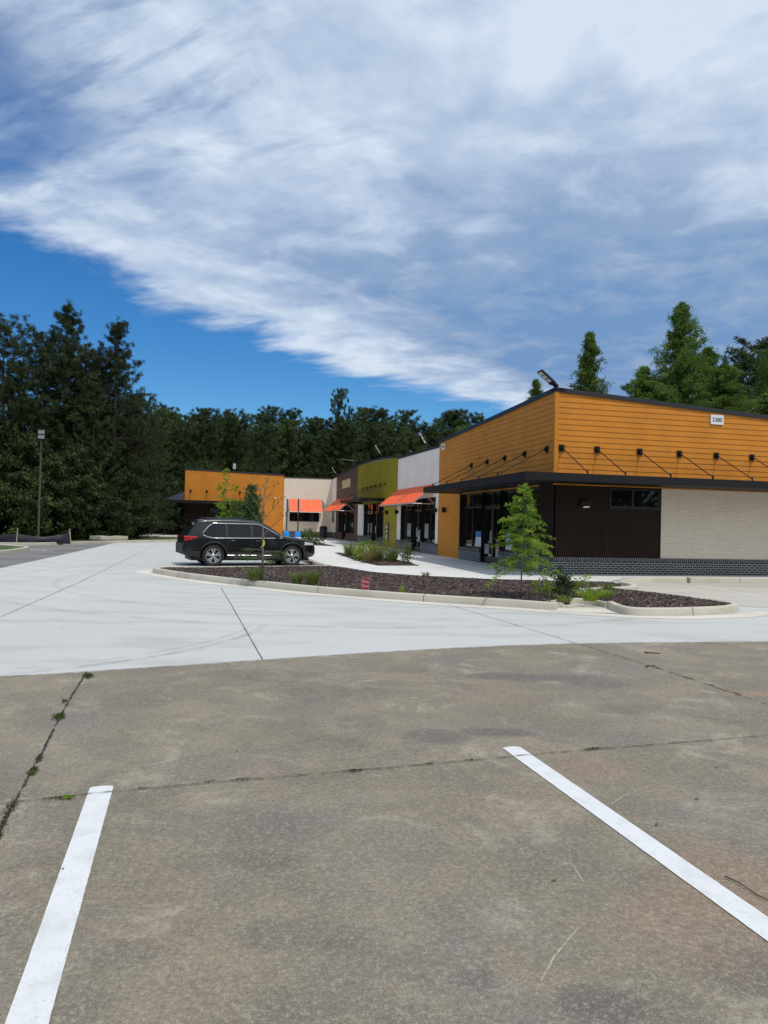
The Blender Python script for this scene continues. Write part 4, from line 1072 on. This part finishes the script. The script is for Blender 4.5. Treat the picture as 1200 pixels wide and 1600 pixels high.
# fallen leaves on the old concrete
rr=random.Random(12)
lsp=[(2.22,8.9),(3.24,7.9),(2.62,8.2),(1.43,6.9),(1.06,7.55),(.46,8.0),(-1.0,5.1),(1.55,4.0),(.83,3.35),(2.35,5.0),(2.75,6.2),(-1.45,3.35),(1.95,4.4),(-.2,6.6),(-4.6,10.4),(-3.2,9.1),(-2.4,9.8)]
lw=MB(); 
def leafm():
    a=MB(); a.poly([(-.035,0,.004),(0,-.016,.010),(.035,0,.004),(0,.016,.012)]); a.poly([(.035,0,.004),(.055,.002,.003),(.055,-.002,.003)]); return a
for i,(x,y) in enumerate(lsp):
    o=leafm().build('fallen_leaf',M['tan_leaf'],None,(x,y,.014),rr.uniform(0,6)); s=rr.uniform(.3,.6); o.scale=(s,s,s)
    tag(o,'tiny dry brown leaf lying loose on the paving','leaf','dry leaves scattered on the paving')
# pale scuffs scratched into the old slab
SC_=([(.606,2.617),(.653,2.701),(.686,2.761),(.763,2.868),(.842,2.974)],.0085),([(.958,3.512),(.963,3.417),(.963,3.351)],.0075),([(1.386,4.286),(1.489,4.411),(1.729,4.606)],.0075),([(1.582,4.139),(1.672,3.90)],.006),([(1.098,4.042),(1.151,3.952)],.006),([(2.665,5.468),(2.789,5.157)],.007)
for i,(pts,w) in enumerate(SC_):
    strip('scuff_mark',pts,w*.8,.0095,mat('pale scuff',(.34,.31,.245),.9) if i==0 else M['scuff'],.5,40+i,.012)
    if i==0: M['scuff']=bpy.data.materials['pale scuff']

# ------------------------------------------------------------------ plants
def rv(rr): 
    z=rr.uniform(-1,1); a=rr.uniform(0,2*pi); q=math.sqrt(1-z*z); return Vector((q*cos(a),q*sin(a),z))
def leaf(mb,c,d,L,w,rr,droop=0):
    d=d.normalized(); n=d.cross(rv(rr)); 
    if n.length<1e-4: n=Vector((1,0,0))
    n.normalize(); m=c+d*L*.5+Vector((0,0,-droop*L*.3))
    e=c+d*L+Vector((0,0,-droop*L))
    k=len(mb.v); mb.v+=[tuple(c),tuple(m+n*w*.5),tuple(e),tuple(m-n*w*.5)]; mb.f.append((k,k+1,k+2,k+3))
def tuft(mb,c,d,size,n,rr,w=.17,spread=.9):
    for i in range(n):
        v=(d*(1-spread)+rv(rr)*spread); 
        if v.length<.1: v=d
        v.normalize(); leaf(mb,c,v,size*rr.uniform(.7,1.15),size*w,rr)
def trunkpath(rr,h,wig=.02,n=7):
    return [(rr.uniform(-1,1)*wig*h*(i/n)*.6,rr.uniform(-1,1)*wig*h*(i/n)*.6,h*i/n) for i in range(n+1)]
def pine_parts(seed,h,base,rad,nt,size,leafn=15,lower=.55,pointed=.9,WN=.10):
    """pine: bare lower trunk, whorls of up-curving branches that end in round needle tufts"""
    rr=random.Random(seed); tr=MB(); cr=MB(); P=trunkpath(rr,h*.98,.015)
    tr.tube(P,[max(.02,.017*h*(1-i/(len(P)-.6))) for i in range(len(P))],8)
    z=base*h; zs=[]
    while z<h*.97: zs.append(z); z+=rr.uniform(.28,.55)
    for z in zs:
        k=(z-base*h)/(h-base*h); prof=(1-k)**pointed*(lower+(1-lower)*min(1,k/.28)) ; R0=rad*prof+.14
        for b in range(rr.randint(5,7)):
            a=rr.uniform(0,2*pi); L=R0*rr.uniform(.55,1.15); up=rr.uniform(.05,.45)+k*.5
            cpts=[]; 
            for i in range(5):
                t=i/4; cpts.append(Vector((cos(a)*L*t,sin(a)*L*t,z+L*(up*t*t-.12*t))))
            tr.tube(cpts,[.035*(1-k*.5)*(1-t*.22) for t in range(5)],4,False)
            m=max(3,int(nt*L/rad/3))
            for j in range(m):
                t=rr.uniform(.08,1) if j else 1.0; i=min(3,int(t*4)); f=t*4-i
                c=cpts[i].lerp(cpts[i+1],f); out=Vector((cos(a)+rr.gauss(0,.7),sin(a)+rr.gauss(0,.7),rr.uniform(.5,1.3))).normalized()
                tl=rr.uniform(.2,.55)*min(1,.5+.2*L)
                for q in range(4):
                    cc=c+out*tl*(.25+.75*q/3)+rv(rr)*.10
                    tuft(cr,cc,out,size*rr.uniform(.7,1.1),leafn,rr,WN,.8)
    tuft(cr,Vector((0,0,h)),Vector((0,0,1)),size*1.3,leafn,rr,WN)
    return tr,cr
def broad_parts(seed,h,base,rx,nclump,leafn,lsize,shape='oval',csize=.55,droop=.2):
    rr=random.Random(seed); tr=MB(); cr=MB(); P=trunkpath(rr,h*.95,.02)
    tr.tube(P,[max(.012,.014*h*(1-i/(len(P)-.7))) for i in range(len(P))],8)
    for i in range(nclump):
        k=rr.random()**.85; z=base*h+(h-base*h)*k
        if shape=='cone': R0=rx*((1-k)**.8*.95+.06)*(1 if k>.12 else .75)
        else: R0=rx*max(.12,math.sin(pi*(.12+.86*k))**.7)
        a=rr.uniform(0,2*pi); q=R0*math.sqrt(rr.uniform(.08,1))*rr.uniform(.8,1.1); c=Vector((cos(a)*q,sin(a)*q,z+rr.uniform(-.2,.2)))
        s=Vector((0,0,max(.1,z-q*.8)))
        if rr.random()<.5: tr.tube([s,s.lerp(c,.55)+Vector((0,0,-.05*q)),c],[.010*h*.35,.006*h*.35,.004],4,False)
        rc=csize*rr.uniform(.6,1.25)
        for j in range(leafn):
            o=rv(rr); o=Vector((o.x*rc,o.y*rc,o.z*rc*.75))*(rr.random()**.4)
            d=(o.normalized()*.6+rv(rr)*.8+Vector((0,0,-droop)))
            leaf(cr,c+o,d,lsize*rr.uniform(.7,1.3),lsize*.62,rr,droop)
    return tr,cr
def plant(name,parts,lab,cat,loc,m,rz=0,sc=1,group=None,bark='bark',crown='crown',trunk='trunk'):
    e=empty(name,loc,rz,label=lab,cat=cat)
    if group: e['group']=group
    parts[0].build(trunk,M[bark],e,smooth='all',uv=False); parts[1].build(crown,M[m],e,uv=False); e.scale=(sc,sc,sc); return e
def birch_parts(seed,h,base,rx,nb,lpb,lsize,up0=.75,droop=.35,ex=.72):
    """ascending limbs hung with loose leaf sprays"""
    rr=random.Random(seed); tr=MB(); cr=MB(); P=trunkpath(rr,h*.97,.015)
    tr.tube(P,[max(.012,.012*h*(1-i/(len(P)-.7))) for i in range(len(P))],8)
    for b in range(nb):
        k=(b+rr.random())/nb; k=k**.95; z=base*h+(h*.98-base*h)*k
        L=(rx*((1-k)**ex)*(.72+.28*min(1,k/.15))+.16)*rr.uniform(.6,1.2); a=rr.uniform(0,2*pi); up=up0*rr.uniform(.5,1.3)
        pts=[]
        for i in range(6): t=i/5; pts.append(Vector((cos(a)*L*t,sin(a)*L*t,z+L*(up*t-.35*t*t*t))))
        tr.tube(pts,[.045*(1-k*.6)*(1-t*.17) for t in range(6)],4,False)
        n=int(lpb*(.35+.65*L/rx)); ns=max(3,n//14)
        for j in range(ns):
            t=rr.uniform(.15,1.0); i=min(4,int(t*5)); c=pts[i].lerp(pts[i+1],t*5-i)
            e=c+Vector((rr.gauss(0,.35),rr.gauss(0,.35),rr.uniform(-.55,.30)))*min(1,.35+L*.3)
            for q in range(14):
                o=c.lerp(e,rr.random())+rv(rr)*.12; leaf(cr,o,rv(rr)+Vector((0,0,-.5)),lsize*rr.uniform(.7,1.3),lsize*.6,rr,droop)
    return tr,cr
# --- pines at the left
GP='tall pines at the left of the lot'
pA=plant('pine_tree',pine_parts(11,17.3,.06,4.7,40,.25,20,pointed=.95,lower=.75,WN=.12),'tallest pine at the left with a pointed tip, behind the lamp post','pine tree',(-23.3,52,0),'pine',.3,1,GP)
pB=plant('pine_tree',pine_parts(12,16.3,.06,4.4,26,.25,20,pointed=.90,lower=.85,WN=.12),'airy pine with gaps in its crown, second tallest peak at the left','pine tree',(-19.9,52.5,0),'pine',1.7,1,GP)
pC=plant('pine_tree',pine_parts(13,14.4,.04,5.0,40,.26,20,pointed=.50,lower=.85,WN=.12),'broad rounded pine at the left edge of the photo','pine tree',(-26.8,50,0),'pine',.2,1.05,GP)
q=dup(pC,(-20.2,56.5,0),2.2,.80,'shorter pine stepping down to the right of the tall left pines',GP)
q=dup(pA,(-31.5,56,0),1.2,.9,'pine cut off by the left edge of the photo behind the broad one',GP)
q=dup(pC,(-25.6,53.5,0),.8,(1.15,1.15,1.06),'broad pine filling in between the left edge and the tallest pine',GP)
q=dup(pC,(-22.0,55.5,0),4.0,.95,'pine filling the gap between the two tallest left peaks from behind',GP)
q=dup(pC,(-28.4,45.0,0),3.0,.66,'shorter pine in front at the left edge of the photo',GP)
q=dup(pC,(-23.6,66.5,0),1.0,.86,'pine standing behind the left end of the orange wing',GP)
q=dup(pC,(-21.9,53.6,0),1.9,(1.0,1.0,.98),'broad pine closing the notch between the two tallest left peaks',GP)
q=dup(pC,(-24.6,54.5,0),2.7,(1.0,1.0,1.02),'broad pine just left of the tallest pointed one',GP)
q=dup(pA,(-25.2,49.0,0),3.6,.72,'pine of middle height in front of the tallest one, left of the lamp post',GP)
q=dup(pA,(-20.6,50.5,0),5.0,.66,'pine of middle height right of the lamp post',GP)
# --- understorey bushes along the lot
GU='dark bushes along the edge of the woods'
und=plant('understorey_bush',birch_parts(21,4.2,.0,2.5,90,420,.15,.9,.3),'dark leafy bush at the foot of the woods','bush',(-22.6,44.8,0),'forest_leaf',0,1,GU)
und2=plant('understorey_bush',birch_parts(22,6.4,.0,2.4,110,420,.15,.7,.3),'dark leafy bush at the foot of the woods','bush',(-20.6,47.8,0),'forest_leaf',0,1,GU)
rr=random.Random(8)
for (x,y,s,k) in ((-25.5,43,1.0,0),(-28,41.5,1.1,1),(-21.4,46.2,.95,1),(-18.6,50.0,.75,0),(-19.0,52.4,.9,1),(-19.4,55.0,.9,0),(-20.8,58.6,.95,1),(-23.8,47.5,1.2,1),(-21.6,50.2,1.2,0),(-26.5,46.5,1.3,1),(-21.5,54.0,1.2,1),(-30,44,1.2,0),(-22.2,62,1.1,1),(-23.4,66,1.1,0),(-24,70,1.2,1),(-25,60,1.3,0)):
    dup((und,und2)[k],(x,y,0),rr.uniform(0,6),(s,s,s*rr.uniform(.85,1.2)),'dark leafy bush at the foot of the woods',GU)
# --- the woods behind: every pine its own object
GF='pines of the woods behind the building'
FL='dark pine in the dense woods behind the building'
f1=plant('woodland_pine',pine_parts(31,15,.04,3.5,20,.32,16,pointed=.50,lower=.9,WN=.16),FL,'pine tree',(-27,88,0),'pine_dark',0,1,GF)
f2=plant('woodland_pine',pine_parts(32,15.3,.05,3.3,20,.32,16,pointed=.40,lower=.85,WN=.16),FL,'pine tree',(-23,90,0),'pine_dark',0,1,GF)
f3=plant('woodland_tree',broad_parts(33,14,.04,3.3,170,60,.32,csize=1.0),'round headed broadleaf tree in the woods behind the building','tree',(-19,89,0),'forest_leaf',0,1,'broadleaf trees of the woods')
k=0; rr=random.Random(77)
for (y0,dx,x0,x1,sc_) in ((80,3.4,-40,-17,.88),(89,2.7,-38,22,.92),(97,2.5,-42,40,1.0),(107,3.6,-46,60,1.08)):
    x=x0
    while x<x1:
        x+=dx*rr.uniform(.75,1.25); y=y0+rr.uniform(-3,3); k+=1
        s=sc_*.945*rr.uniform(.90,1.07); z=hz(x,y)-.15
        if -46<x<62:
            r=rr.random()
            if r<.78: dup((f1,f2)[k%2],(x,y,z),rr.uniform(0,6),(s*1.15,s*1.15,s),FL,GF)
            else: dup(f3,(x,y,z),rr.uniform(0,6),(s,s,s*.97),'round headed broadleaf tree in the woods behind the building','broadleaf trees of the woods')
for (x,y,s,lab) in ((-6.2,96,1.18,'thin pine spire poking above the skyline of the woods left of the brown section'),(-1.6,99,1.08,'domed pine crown bulging above the skyline over the brown section'),(9.5,101,1.08,'pine on the skyline above the white section')):
    dup(f2 if x<-3 else f1,(x,y,hz(x,y)),x,(s*(.6 if x<-3 else 1.3),s*(.6 if x<-3 else 1.3),s),lab,GF)
# unseen woods added behind the camera to darken reflections in shop glass and car
def mass():
    rr=random.Random(5); mb=MB()
    for i in range(46):
        x=-95+i*4.2+rr.uniform(-1,1); y=-34+rr.uniform(-5,5); h=rr.uniform(11,16)
        for j in range(330):
            k=rr.random(); r=3.0*(1-k)**.6+.4; a=rr.uniform(0,2*pi); q=r*math.sqrt(rr.random()); leaf(mb,Vector((x+cos(a)*q,y+sin(a)*q,.2+h*k)),rv(rr),1.2,.8,rr)
    tag(mb.build('woods',M['pine_dark'],uv=False),kind='stuff')
mass()
# flat-topped mimosa showing above the orange wing
plant('mimosa_tree',broad_parts(35,7.6,.45,4.2,140,60,.22,csize=.6,droop=.1),'spreading paler tree showing over the roof of the orange end wing','tree',(-19.6,76.5,0),'forest_leaf',0,1)
# --- trees behind the end wall
GR='leafy trees rising behind the end wall'
b1=plant('birch_tree',birch_parts(41,16.0,.10,2.8,210,500,.105,.85,.4,.80),'slender leafy tree standing alone above the roof, left of the big group','tree',(14.55,51.5,0),'broad',0,1,GR)
b2=plant('birch_tree',birch_parts(42,18.0,.08,5.0,300,640,.105,.8,.4,.82),'tallest leafy tree of the group behind the end wall','tree',(20.8,50.5,0),'broad',0,1.0,GR)
dup(b1,(23.6,52.5,0),2.0,(1.2,1.2,.96),'leafy tree with a narrow top just right of the tallest one behind the end wall',GR)
dup(b1,(18.3,51.0,0),4.0,(1.25,1.25,.84),'leafy tree low on the left shoulder of the tallest one behind the end wall',GR)
dup(b1,(10.95,52.5,0),1.0,(.8,.8,.79),'small leafy tree top seen behind the nearest floodlight',GR)
dup(b2,(22.4,47.5,0),3.1,(1.1,1.1,.72),'leafy tree in front of the tallest one, its crown just over the roof edge',GR)
dup(b2,(28.6,51.5,0),5.1,(.8,.8,1.0),'leafy tree whose tip enters at the right edge of the photo',GR)
dup(b1,(27.0,50,0),5.6,(1.3,1.3,.74),'pale leafy tree low behind the roof at the right edge of the photo',GR)
b3=plant('birch_tree',broad_parts(43,9.0,.1,2.4,120,75,.16,'oval',.6,.3),'small round leafy tree peeping over the roof between the floodlight and the white section','tree',(10.0,62,0),'broad',0,1,GR)
dup(b3,(7.2,64,0),2,(1,1,1.12),'pale round leafy tree peeping over the white section',GR)
GD='dark pines on the rise at the right'
for i,(x,y,s,lab) in enumerate(((32.5,64,1.12,'dark pine on the rise at the far right edge of the photo'),(35.5,68,1.22,'dark pine behind the one at the far right edge'),(29.0,66,1.06,'dark pine between the big leafy group and the right edge'),(39.5,66,1.28,'dark pine cut by the right edge of the photo'),(23.5,66,1.0,'dark pine behind the tallest leafy tree'),(20.0,67,.88,'dark pine low behind the left shoulder of the tallest leafy tree'))):
    dup((f1,f2)[i%2],(x,y,hz(x,y)),i*1.3,(s*1.3,s*1.3,s),lab,GD)
# --- saplings
def sapling_cypress(seed,h,rad,base,nb,lsz,nl,mtop=1.,levels=None,ragged=.25):
    rr=random.Random(seed); tr=MB(); cr=MB(); P=trunkpath(rr,h,.012,6)
    tr.tube(P,[max(.004,.012*h*.7*(1-i/(len(P)-.7))) for i in range(len(P))],7)
    for b in range(nb):
        k=levels(rr) if levels else rr.random()**.9; z=base*h+(h*.99-base*h)*k
        L=rad*((1-k)**.75+.05)*rr.uniform(1-ragged*1.6,1+ragged); a=rr.uniform(0,2*pi); up=rr.uniform(-.05,.35)
        D=Vector((cos(a),sin(a),0)); pts=[]
        for i in range(5): t=i/4; pts.append(Vector((0,0,z))+D*L*t+Vector((0,0,L*(up*t-.30*t*t))))
        tr.tube(pts,[.006*(1-.2*i) for i in range(5)],4,False)
        side=Vector((-D.y,D.x,0)); n=int(nl*L/rad)+3
        for j in range(n):
            t=rr.uniform(.28,1); i=min(3,int(t*4)); c=pts[i].lerp(pts[i+1],t*4-i)
            s=rr.choice((-1,1)); sp=(side*s*rr.uniform(.5,1)+D*rr.uniform(.2,.9)+Vector((0,0,rr.uniform(-.6,.45)))).normalized()
            ln=.14*rad/.7*rr.uniform(.5,1.1)*(1.1-t*.5)
            for q in range(4):
                cc=c+sp*ln*q/4; leaf(cr,cc,sp+rv(rr)*.8,lsz*rr.uniform(.7,1.2),lsz*.36,rr,.25)
    tuft(cr,Vector((P[-1][0],P[-1][1],h*.96)),Vector((0,0,1)),lsz*1.5,14,rr,.3)
    return tr,cr
plant('cypress_sapling',sapling_cypress(51,2.42,.70,.24,140,.05,34,ragged=.40),'feathery bright green sapling in the mulch before the end wall','sapling',(2.93,15.13,.15),'cypress',0,1,None,'sap_bark')
def lv(rr): return rr.uniform(.02,.16) if rr.random()<.74 else rr.uniform(.35,1)
def thin_sapling():
    rr=random.Random(52); tr=MB(); cr=MB(); h=2.62
    tr.tube([(0,0,0),(.01,0,.6),(.0,0,1.2),(.0,.01,1.9),(.015,0,h)],[.034,.028,.022,.013,.004],7)
    for (z,a,L,up) in ((1.15,.2,.62,.9),(1.35,2.9,.50,1.1),(1.5,.5,.55,1.2),(1.7,3.4,.45,1.3),(1.05,5.6,.5,1.0),(1.85,.9,.42,1.5),(2.0,2.6,.35,1.6),(2.15,5.2,.28,1.7),(1.6,4.6,.4,1.2)):
        D=Vector((cos(a),sin(a)*.7,0)); pts=[Vector((0,0,z))+D*L*t+Vector((0,0,L*up*t)) for t in (0,.35,.7,1)]
        tr.tube(pts,[.009,.007,.005,.003],4,False)
        for j in range(5):
            t=rr.uniform(.3,1); c=pts[0].lerp(pts[3],t); e_=c+Vector((rr.uniform(-.14,.14),rr.uniform(-.1,.1),rr.uniform(.02,.2))); tr.tube([c,e_],[.004,.0022],3,False)
            for q in range(5): leaf(cr,c.lerp(e_,rr.random()),rv(rr),.045,.016,rr,.3)
    for (z,a,L) in ((.55,0,.78),(.60,.25,.70),(.52,2.95,.75),(.62,3.4,.66),(.72,6.1,.55),(.75,2.7,.60),(.5,5.4,.5),(.68,1.2,.5),(.58,4.3,.5)):
        D=Vector((cos(a),sin(a),0)); pts=[Vector((0,0,z))+D*L*t+Vector((0,0,.16*t*L-.1*t*t)) for t in (0,.35,.7,1)]
        tr.tube(pts,[.009,.007,.005,.003],4,False); S_=Vector((-D.y,D.x,0))
        for j in range(26):
            t=rr.uniform(.3,1); i=min(2,int(t*3)); c=pts[i].lerp(pts[i+1],t*3-i); sp=(S_*rr.choice((-1,1))+D*.6+Vector((0,0,rr.uniform(-.5,.4)))).normalized()
            for q in range(4): leaf(cr,c+sp*.035*q,sp+rv(rr)*.4,.05,.02,rr,.25)
    return tr,cr
ts=plant('thin_sapling',thin_sapling(),'thin nearly bare sapling with a yellow tag in front of the car','sapling',(-3.02,17.98,.15),'dark_leaf',0,1,None,'sap_bark')
a=MB(); a.poly([(-.07,-.03,.80),(.0,-.045,.88),(.035,-.045,1.02),(.06,-.04,.96),(.05,-.04,.88)]); a.tube([(0,0,1.0),(0,-.03,1.01),(.0,-.045,.99)],.006,4); a.build('tag',M['yellow_tag'],ts)
plant('young_tree',sapling_cypress(53,4.75,1.15,.10,58,.14,20,levels=lambda rr: rr.random()**1.3,ragged=.5),'light green young tree rising behind the car roof in front of the orange wing','young tree',(-9.75,44.2,.15),'bright_leaf',0,1,None,'sap_bark')
plant('evergreen_shrub',broad_parts(54,3.45,.0,.72,90,60,.12,'oval',.30,.0),'dense dark green upright shrub right of the light young tree behind the car','shrub',(-8.2,44.4,.15),'dark_leaf',0,1)
plant('dark_shrub',broad_parts(55,2.7,.0,.6,34,40,.11,'oval',.28,.0),'loose dark shrub between the light young tree and the dense one','shrub',(-9.0,43.6,.15),'shrub_leaf',0,1)
# --- grasses, shrubs and weeds in the beds
def grass_parts(seed,h,r,n,heads=0):
    rr=random.Random(seed); cr=MB(); hd=MB()
    for i in range(n):
        a=rr.uniform(0,2*pi); q=r*.35*math.sqrt(rr.random()); b=Vector((cos(a)*q,sin(a)*q,0)); L=h*rr.uniform(.55,1.1); lean=rr.uniform(.05,.55)*r/h*1.6
        D=Vector((cos(a+rr.uniform(-.6,.6)),sin(a+rr.uniform(-.6,.6)),0)); w=.006*rr.uniform(.7,1.3); n_=Vector((-D.y,D.x,0))*w
        p0=b; p1=b+D*L*lean*.35+Vector((0,0,L*.55)); p2=b+D*L*lean+Vector((0,0,L*rr.uniform(.8,1)))
        k=len(cr.v); cr.v+=[tuple(p0-n_),tuple(p0+n_),tuple(p1+n_),tuple(p1-n_),tuple(p2)]; cr.f+=[(k,k+1,k+2,k+3),(k+3,k+2,k+4)]
        if heads and rr.random()<heads:
            for j in range(6): leaf(hd,p1.lerp(p2,.5+.5*j/6),rv(rr)+Vector((0,0,1)),.05,.016,rr)
    return cr,hd
GG='grass clumps in the long mulch island'
def grass(loc,seed,h,r,n,lab,m='grass_blade',group=GG,heads=.0,name='grass_clump',hm='red_grass'):
    cr,hd=grass_parts(seed,h,r,n,heads); e=empty(name,loc,0,label=lab,cat='grass clump'); e['group']=group
    cr.build('blades',M[m],e,uv=False)
    if hd.f: hd.build('seed_heads',M[hm],e,uv=False)
    return e
grass((-3.18,17.95,.14),61,.40,.42,260,'grass clump at the foot of the thin tagged sapling')
grass((-2.08,17.42,.14),62,.34,.30,170,'small grass clump right of the thin sapling, the left one of a pair')
grass((-1.66,17.05,.14),63,.42,.32,200,'grass clump nearest the kerb in a pair left of the red sign')
grass((.42,15.75,.13),64,.20,.16,26,'tiny bright weed by the kerb right of the red sign','bright_leaf')
grass((1.25,20.6,.16),65,.16,.3,60,'low dry grass tuft at the back edge of the mulch','red_grass')
GS='plants in the small bed by the shop front'
grass((-.95,29.4,.18),71,.65,.65,260,'yellow green grass at the left of the small bed by the shop front','grass_blade',GS)
grass((-.25,28.0,.18),72,.72,.65,260,'tall bushy green grass in the middle of the small bed by the shop front','grass_blade',GS,.3)
grass((.30,27.4,.18),73,.72,.70,260,'reddish feathery grass at the right of the small bed by the shop front','grass_blade',GS,.45)
grass((-.55,26.9,.18),74,.5,.55,180,'reddish grass at the front of the small bed by the shop front','red_grass',GS,.4)
grass((-1.5,31.8,.18),75,.75,.6,260,'grass at the far tip of the small bed by the shop front','grass_blade',GS)
def shrub(loc,seed,h,r,ncl,leafn,ls,lab,m='shrub_leaf',group=GS,name='leafy_shrub',cs=.16):
    return plant(name,broad_parts(seed,h,.0,r,ncl,leafn,ls,'oval',cs,.0),lab,'shrub',loc,m,0,1,group,'sap_bark')
shrub((.98,26.6,.17),76,.58,.30,22,24,.07,'small leafy shrub at the right end of the small bed by the shop front')
shrub((-.40,29.8,.17),77,.62,.40,26,26,.07,'taller bright leafy shrub at the back of the small bed by the shop front','bright_leaf')
shrub((-.75,28.3,.17),78,.7,.5,26,26,.08,'low bright shrub in the small bed by the shop front','bright_leaf')
for i,(x,y,s,l) in enumerate(((-5.3,47.2,.8,'grey green shrub at the left of the far bed beside the car bonnet'),(-4.4,46.6,.6,'low shrub in the middle of the far bed beside the car bonnet'),(-5.2,50.5,.9,'shrub at the back of the far bed before the white brick wall'))):
    shrub((x,y,.17),80+i,s,.55,24,26,.10,l,'shrub_leaf','shrubs in the far bed')
GI='weeds round the opening in the island kerb'
shrub((3.88,15.35,.16),85,.46,.26,34,34,.055,'dense dark green weed bush at the island opening','dark_leaf',GI,'weed_bush',.10)
shrub((3.62,15.75,.16),86,.36,.30,22,22,.05,'lighter green weed bush left of the dark one','bright_leaf',GI,'weed_bush',.10)
shrub((4.42,15.9,.16),87,.34,.34,24,24,.05,'yellow green weed bush right of the dark one at the paper scrap','bright_leaf',GI,'weed_bush',.11)
for i,(x,y,h,n,l) in enumerate(((4.35,15.0,.26,150,'fresh green grass tuft along the inner side of the island opening'),(4.85,15.7,.22,130,'grass tuft on the second mulch patch'),(5.35,16.3,.14,60,'sparse grass tuft farther right on the second mulch patch'),(3.75,14.75,.16,90,'low grass tuft just behind the kerb end'),(5.6,17.9,.18,100,'grass tuft along the back kerb of the second patch'))):
    grass((x,y,.13),90+i,h,.40,n,l,'bright_leaf' if i<2 else 'grass_blade',GI)
# --- weeds growing in the joints of the old slab
def weed(loc,seed,r,n,lab,m='weed',h=.035,ang=0,str_=2.2):
    rr=random.Random(seed); mb=MB()
    for i in range(int(n*.75)):
        q=max(-.8,min(.8,rr.gauss(0,.42)))*r; w=rr.gauss(0,r*.5/str_*.6); c=Vector((q*cos(ang)-w*sin(ang),q*sin(ang)+w*cos(ang),.002)); d=rv(rr); d.z=abs(d.z)*.8+.15
        leaf(mb,c,d,h*.72*rr.uniform(.4,1.1),h*.20,rr,.3)
    o=mb.build('joint_weed',M[m],None,(*loc,.016),0,uv=False); return tag(o,lab,'weed','weeds in the paving joints')
L1='weed growing in the long left joint of the old slab'; 
weed((-2.98,7.35),101,.11,210,'leafy weed at the top end of the long left joint','weed',.055,1.9); weed((-2.78,6.35),102,.08,60,'thin weed high on the long left joint','moss',.04,1.8)
weed((-2.60,5.85),103,.11,260,'round leafy weed halfway along the long left joint','weed',.055,1.9)
weed((-2.20,4.60),104,.085,230,'weed on the long left joint just above the crossing','weed',.045,1.85,2.6); weed((-2.27,4.82),109,.10,120,'thin weed strip above the one near the crossing','moss',.035,1.85,4)
weed((-2.04,4.02),105,.17,260,'brown moss strip at the crossing of the two joints','moss',.032,1.85,4); weed((-1.93,3.66),106,.22,420,'long brown green moss strip below the crossing at the left edge','moss',.035,1.85,4.5)
weed((-1.80,4.19),107,.055,110,'bright green weed tuft in the cross joint left of the left stripe','bright_leaf',.04,.2,2.4); weed((-1.87,4.17),108,.07,90,'dull green weed in the cross joint near the crossing','weed',.03,.2,3)
for i,(x,y,r,n,l) in enumerate(((-1.05,4.49,.05,50,'small moss tuft in the cross joint, first right of the left stripe'),(-.86,4.54,.075,100,'moss tuft in the cross joint, second right of the left stripe'),(-.16,4.75,.085,150,'dark moss tuft in the middle of the cross joint'),(.35,4.92,.05,60,'small moss tuft in the cross joint left of the right stripe'),(.63,5.01,.05,60,'moss tuft in the cross joint just left of the right stripe'),(1.58,5.33,.11,190,'dark moss tuft in the cross joint right of the right stripe'),(-1.42,4.36,.03,20,'speck of moss where the cross joint passes the left stripe'))):
    weed((x,y),120+i,r,n,l,'moss',.026,.32,3.5)
for i,(x,y) in enumerate(((3.42,7.95),(3.52,7.6),(3.60,7.25),(3.28,8.5))): weed((x,y),140+i,.10,60,('moss speck on the right joint nearest the top','moss speck on the right joint, second from the right edge','moss speck on the right joint at the right edge of the photo','moss speck high on the right joint')[i],'moss',.03,-1.3,4)
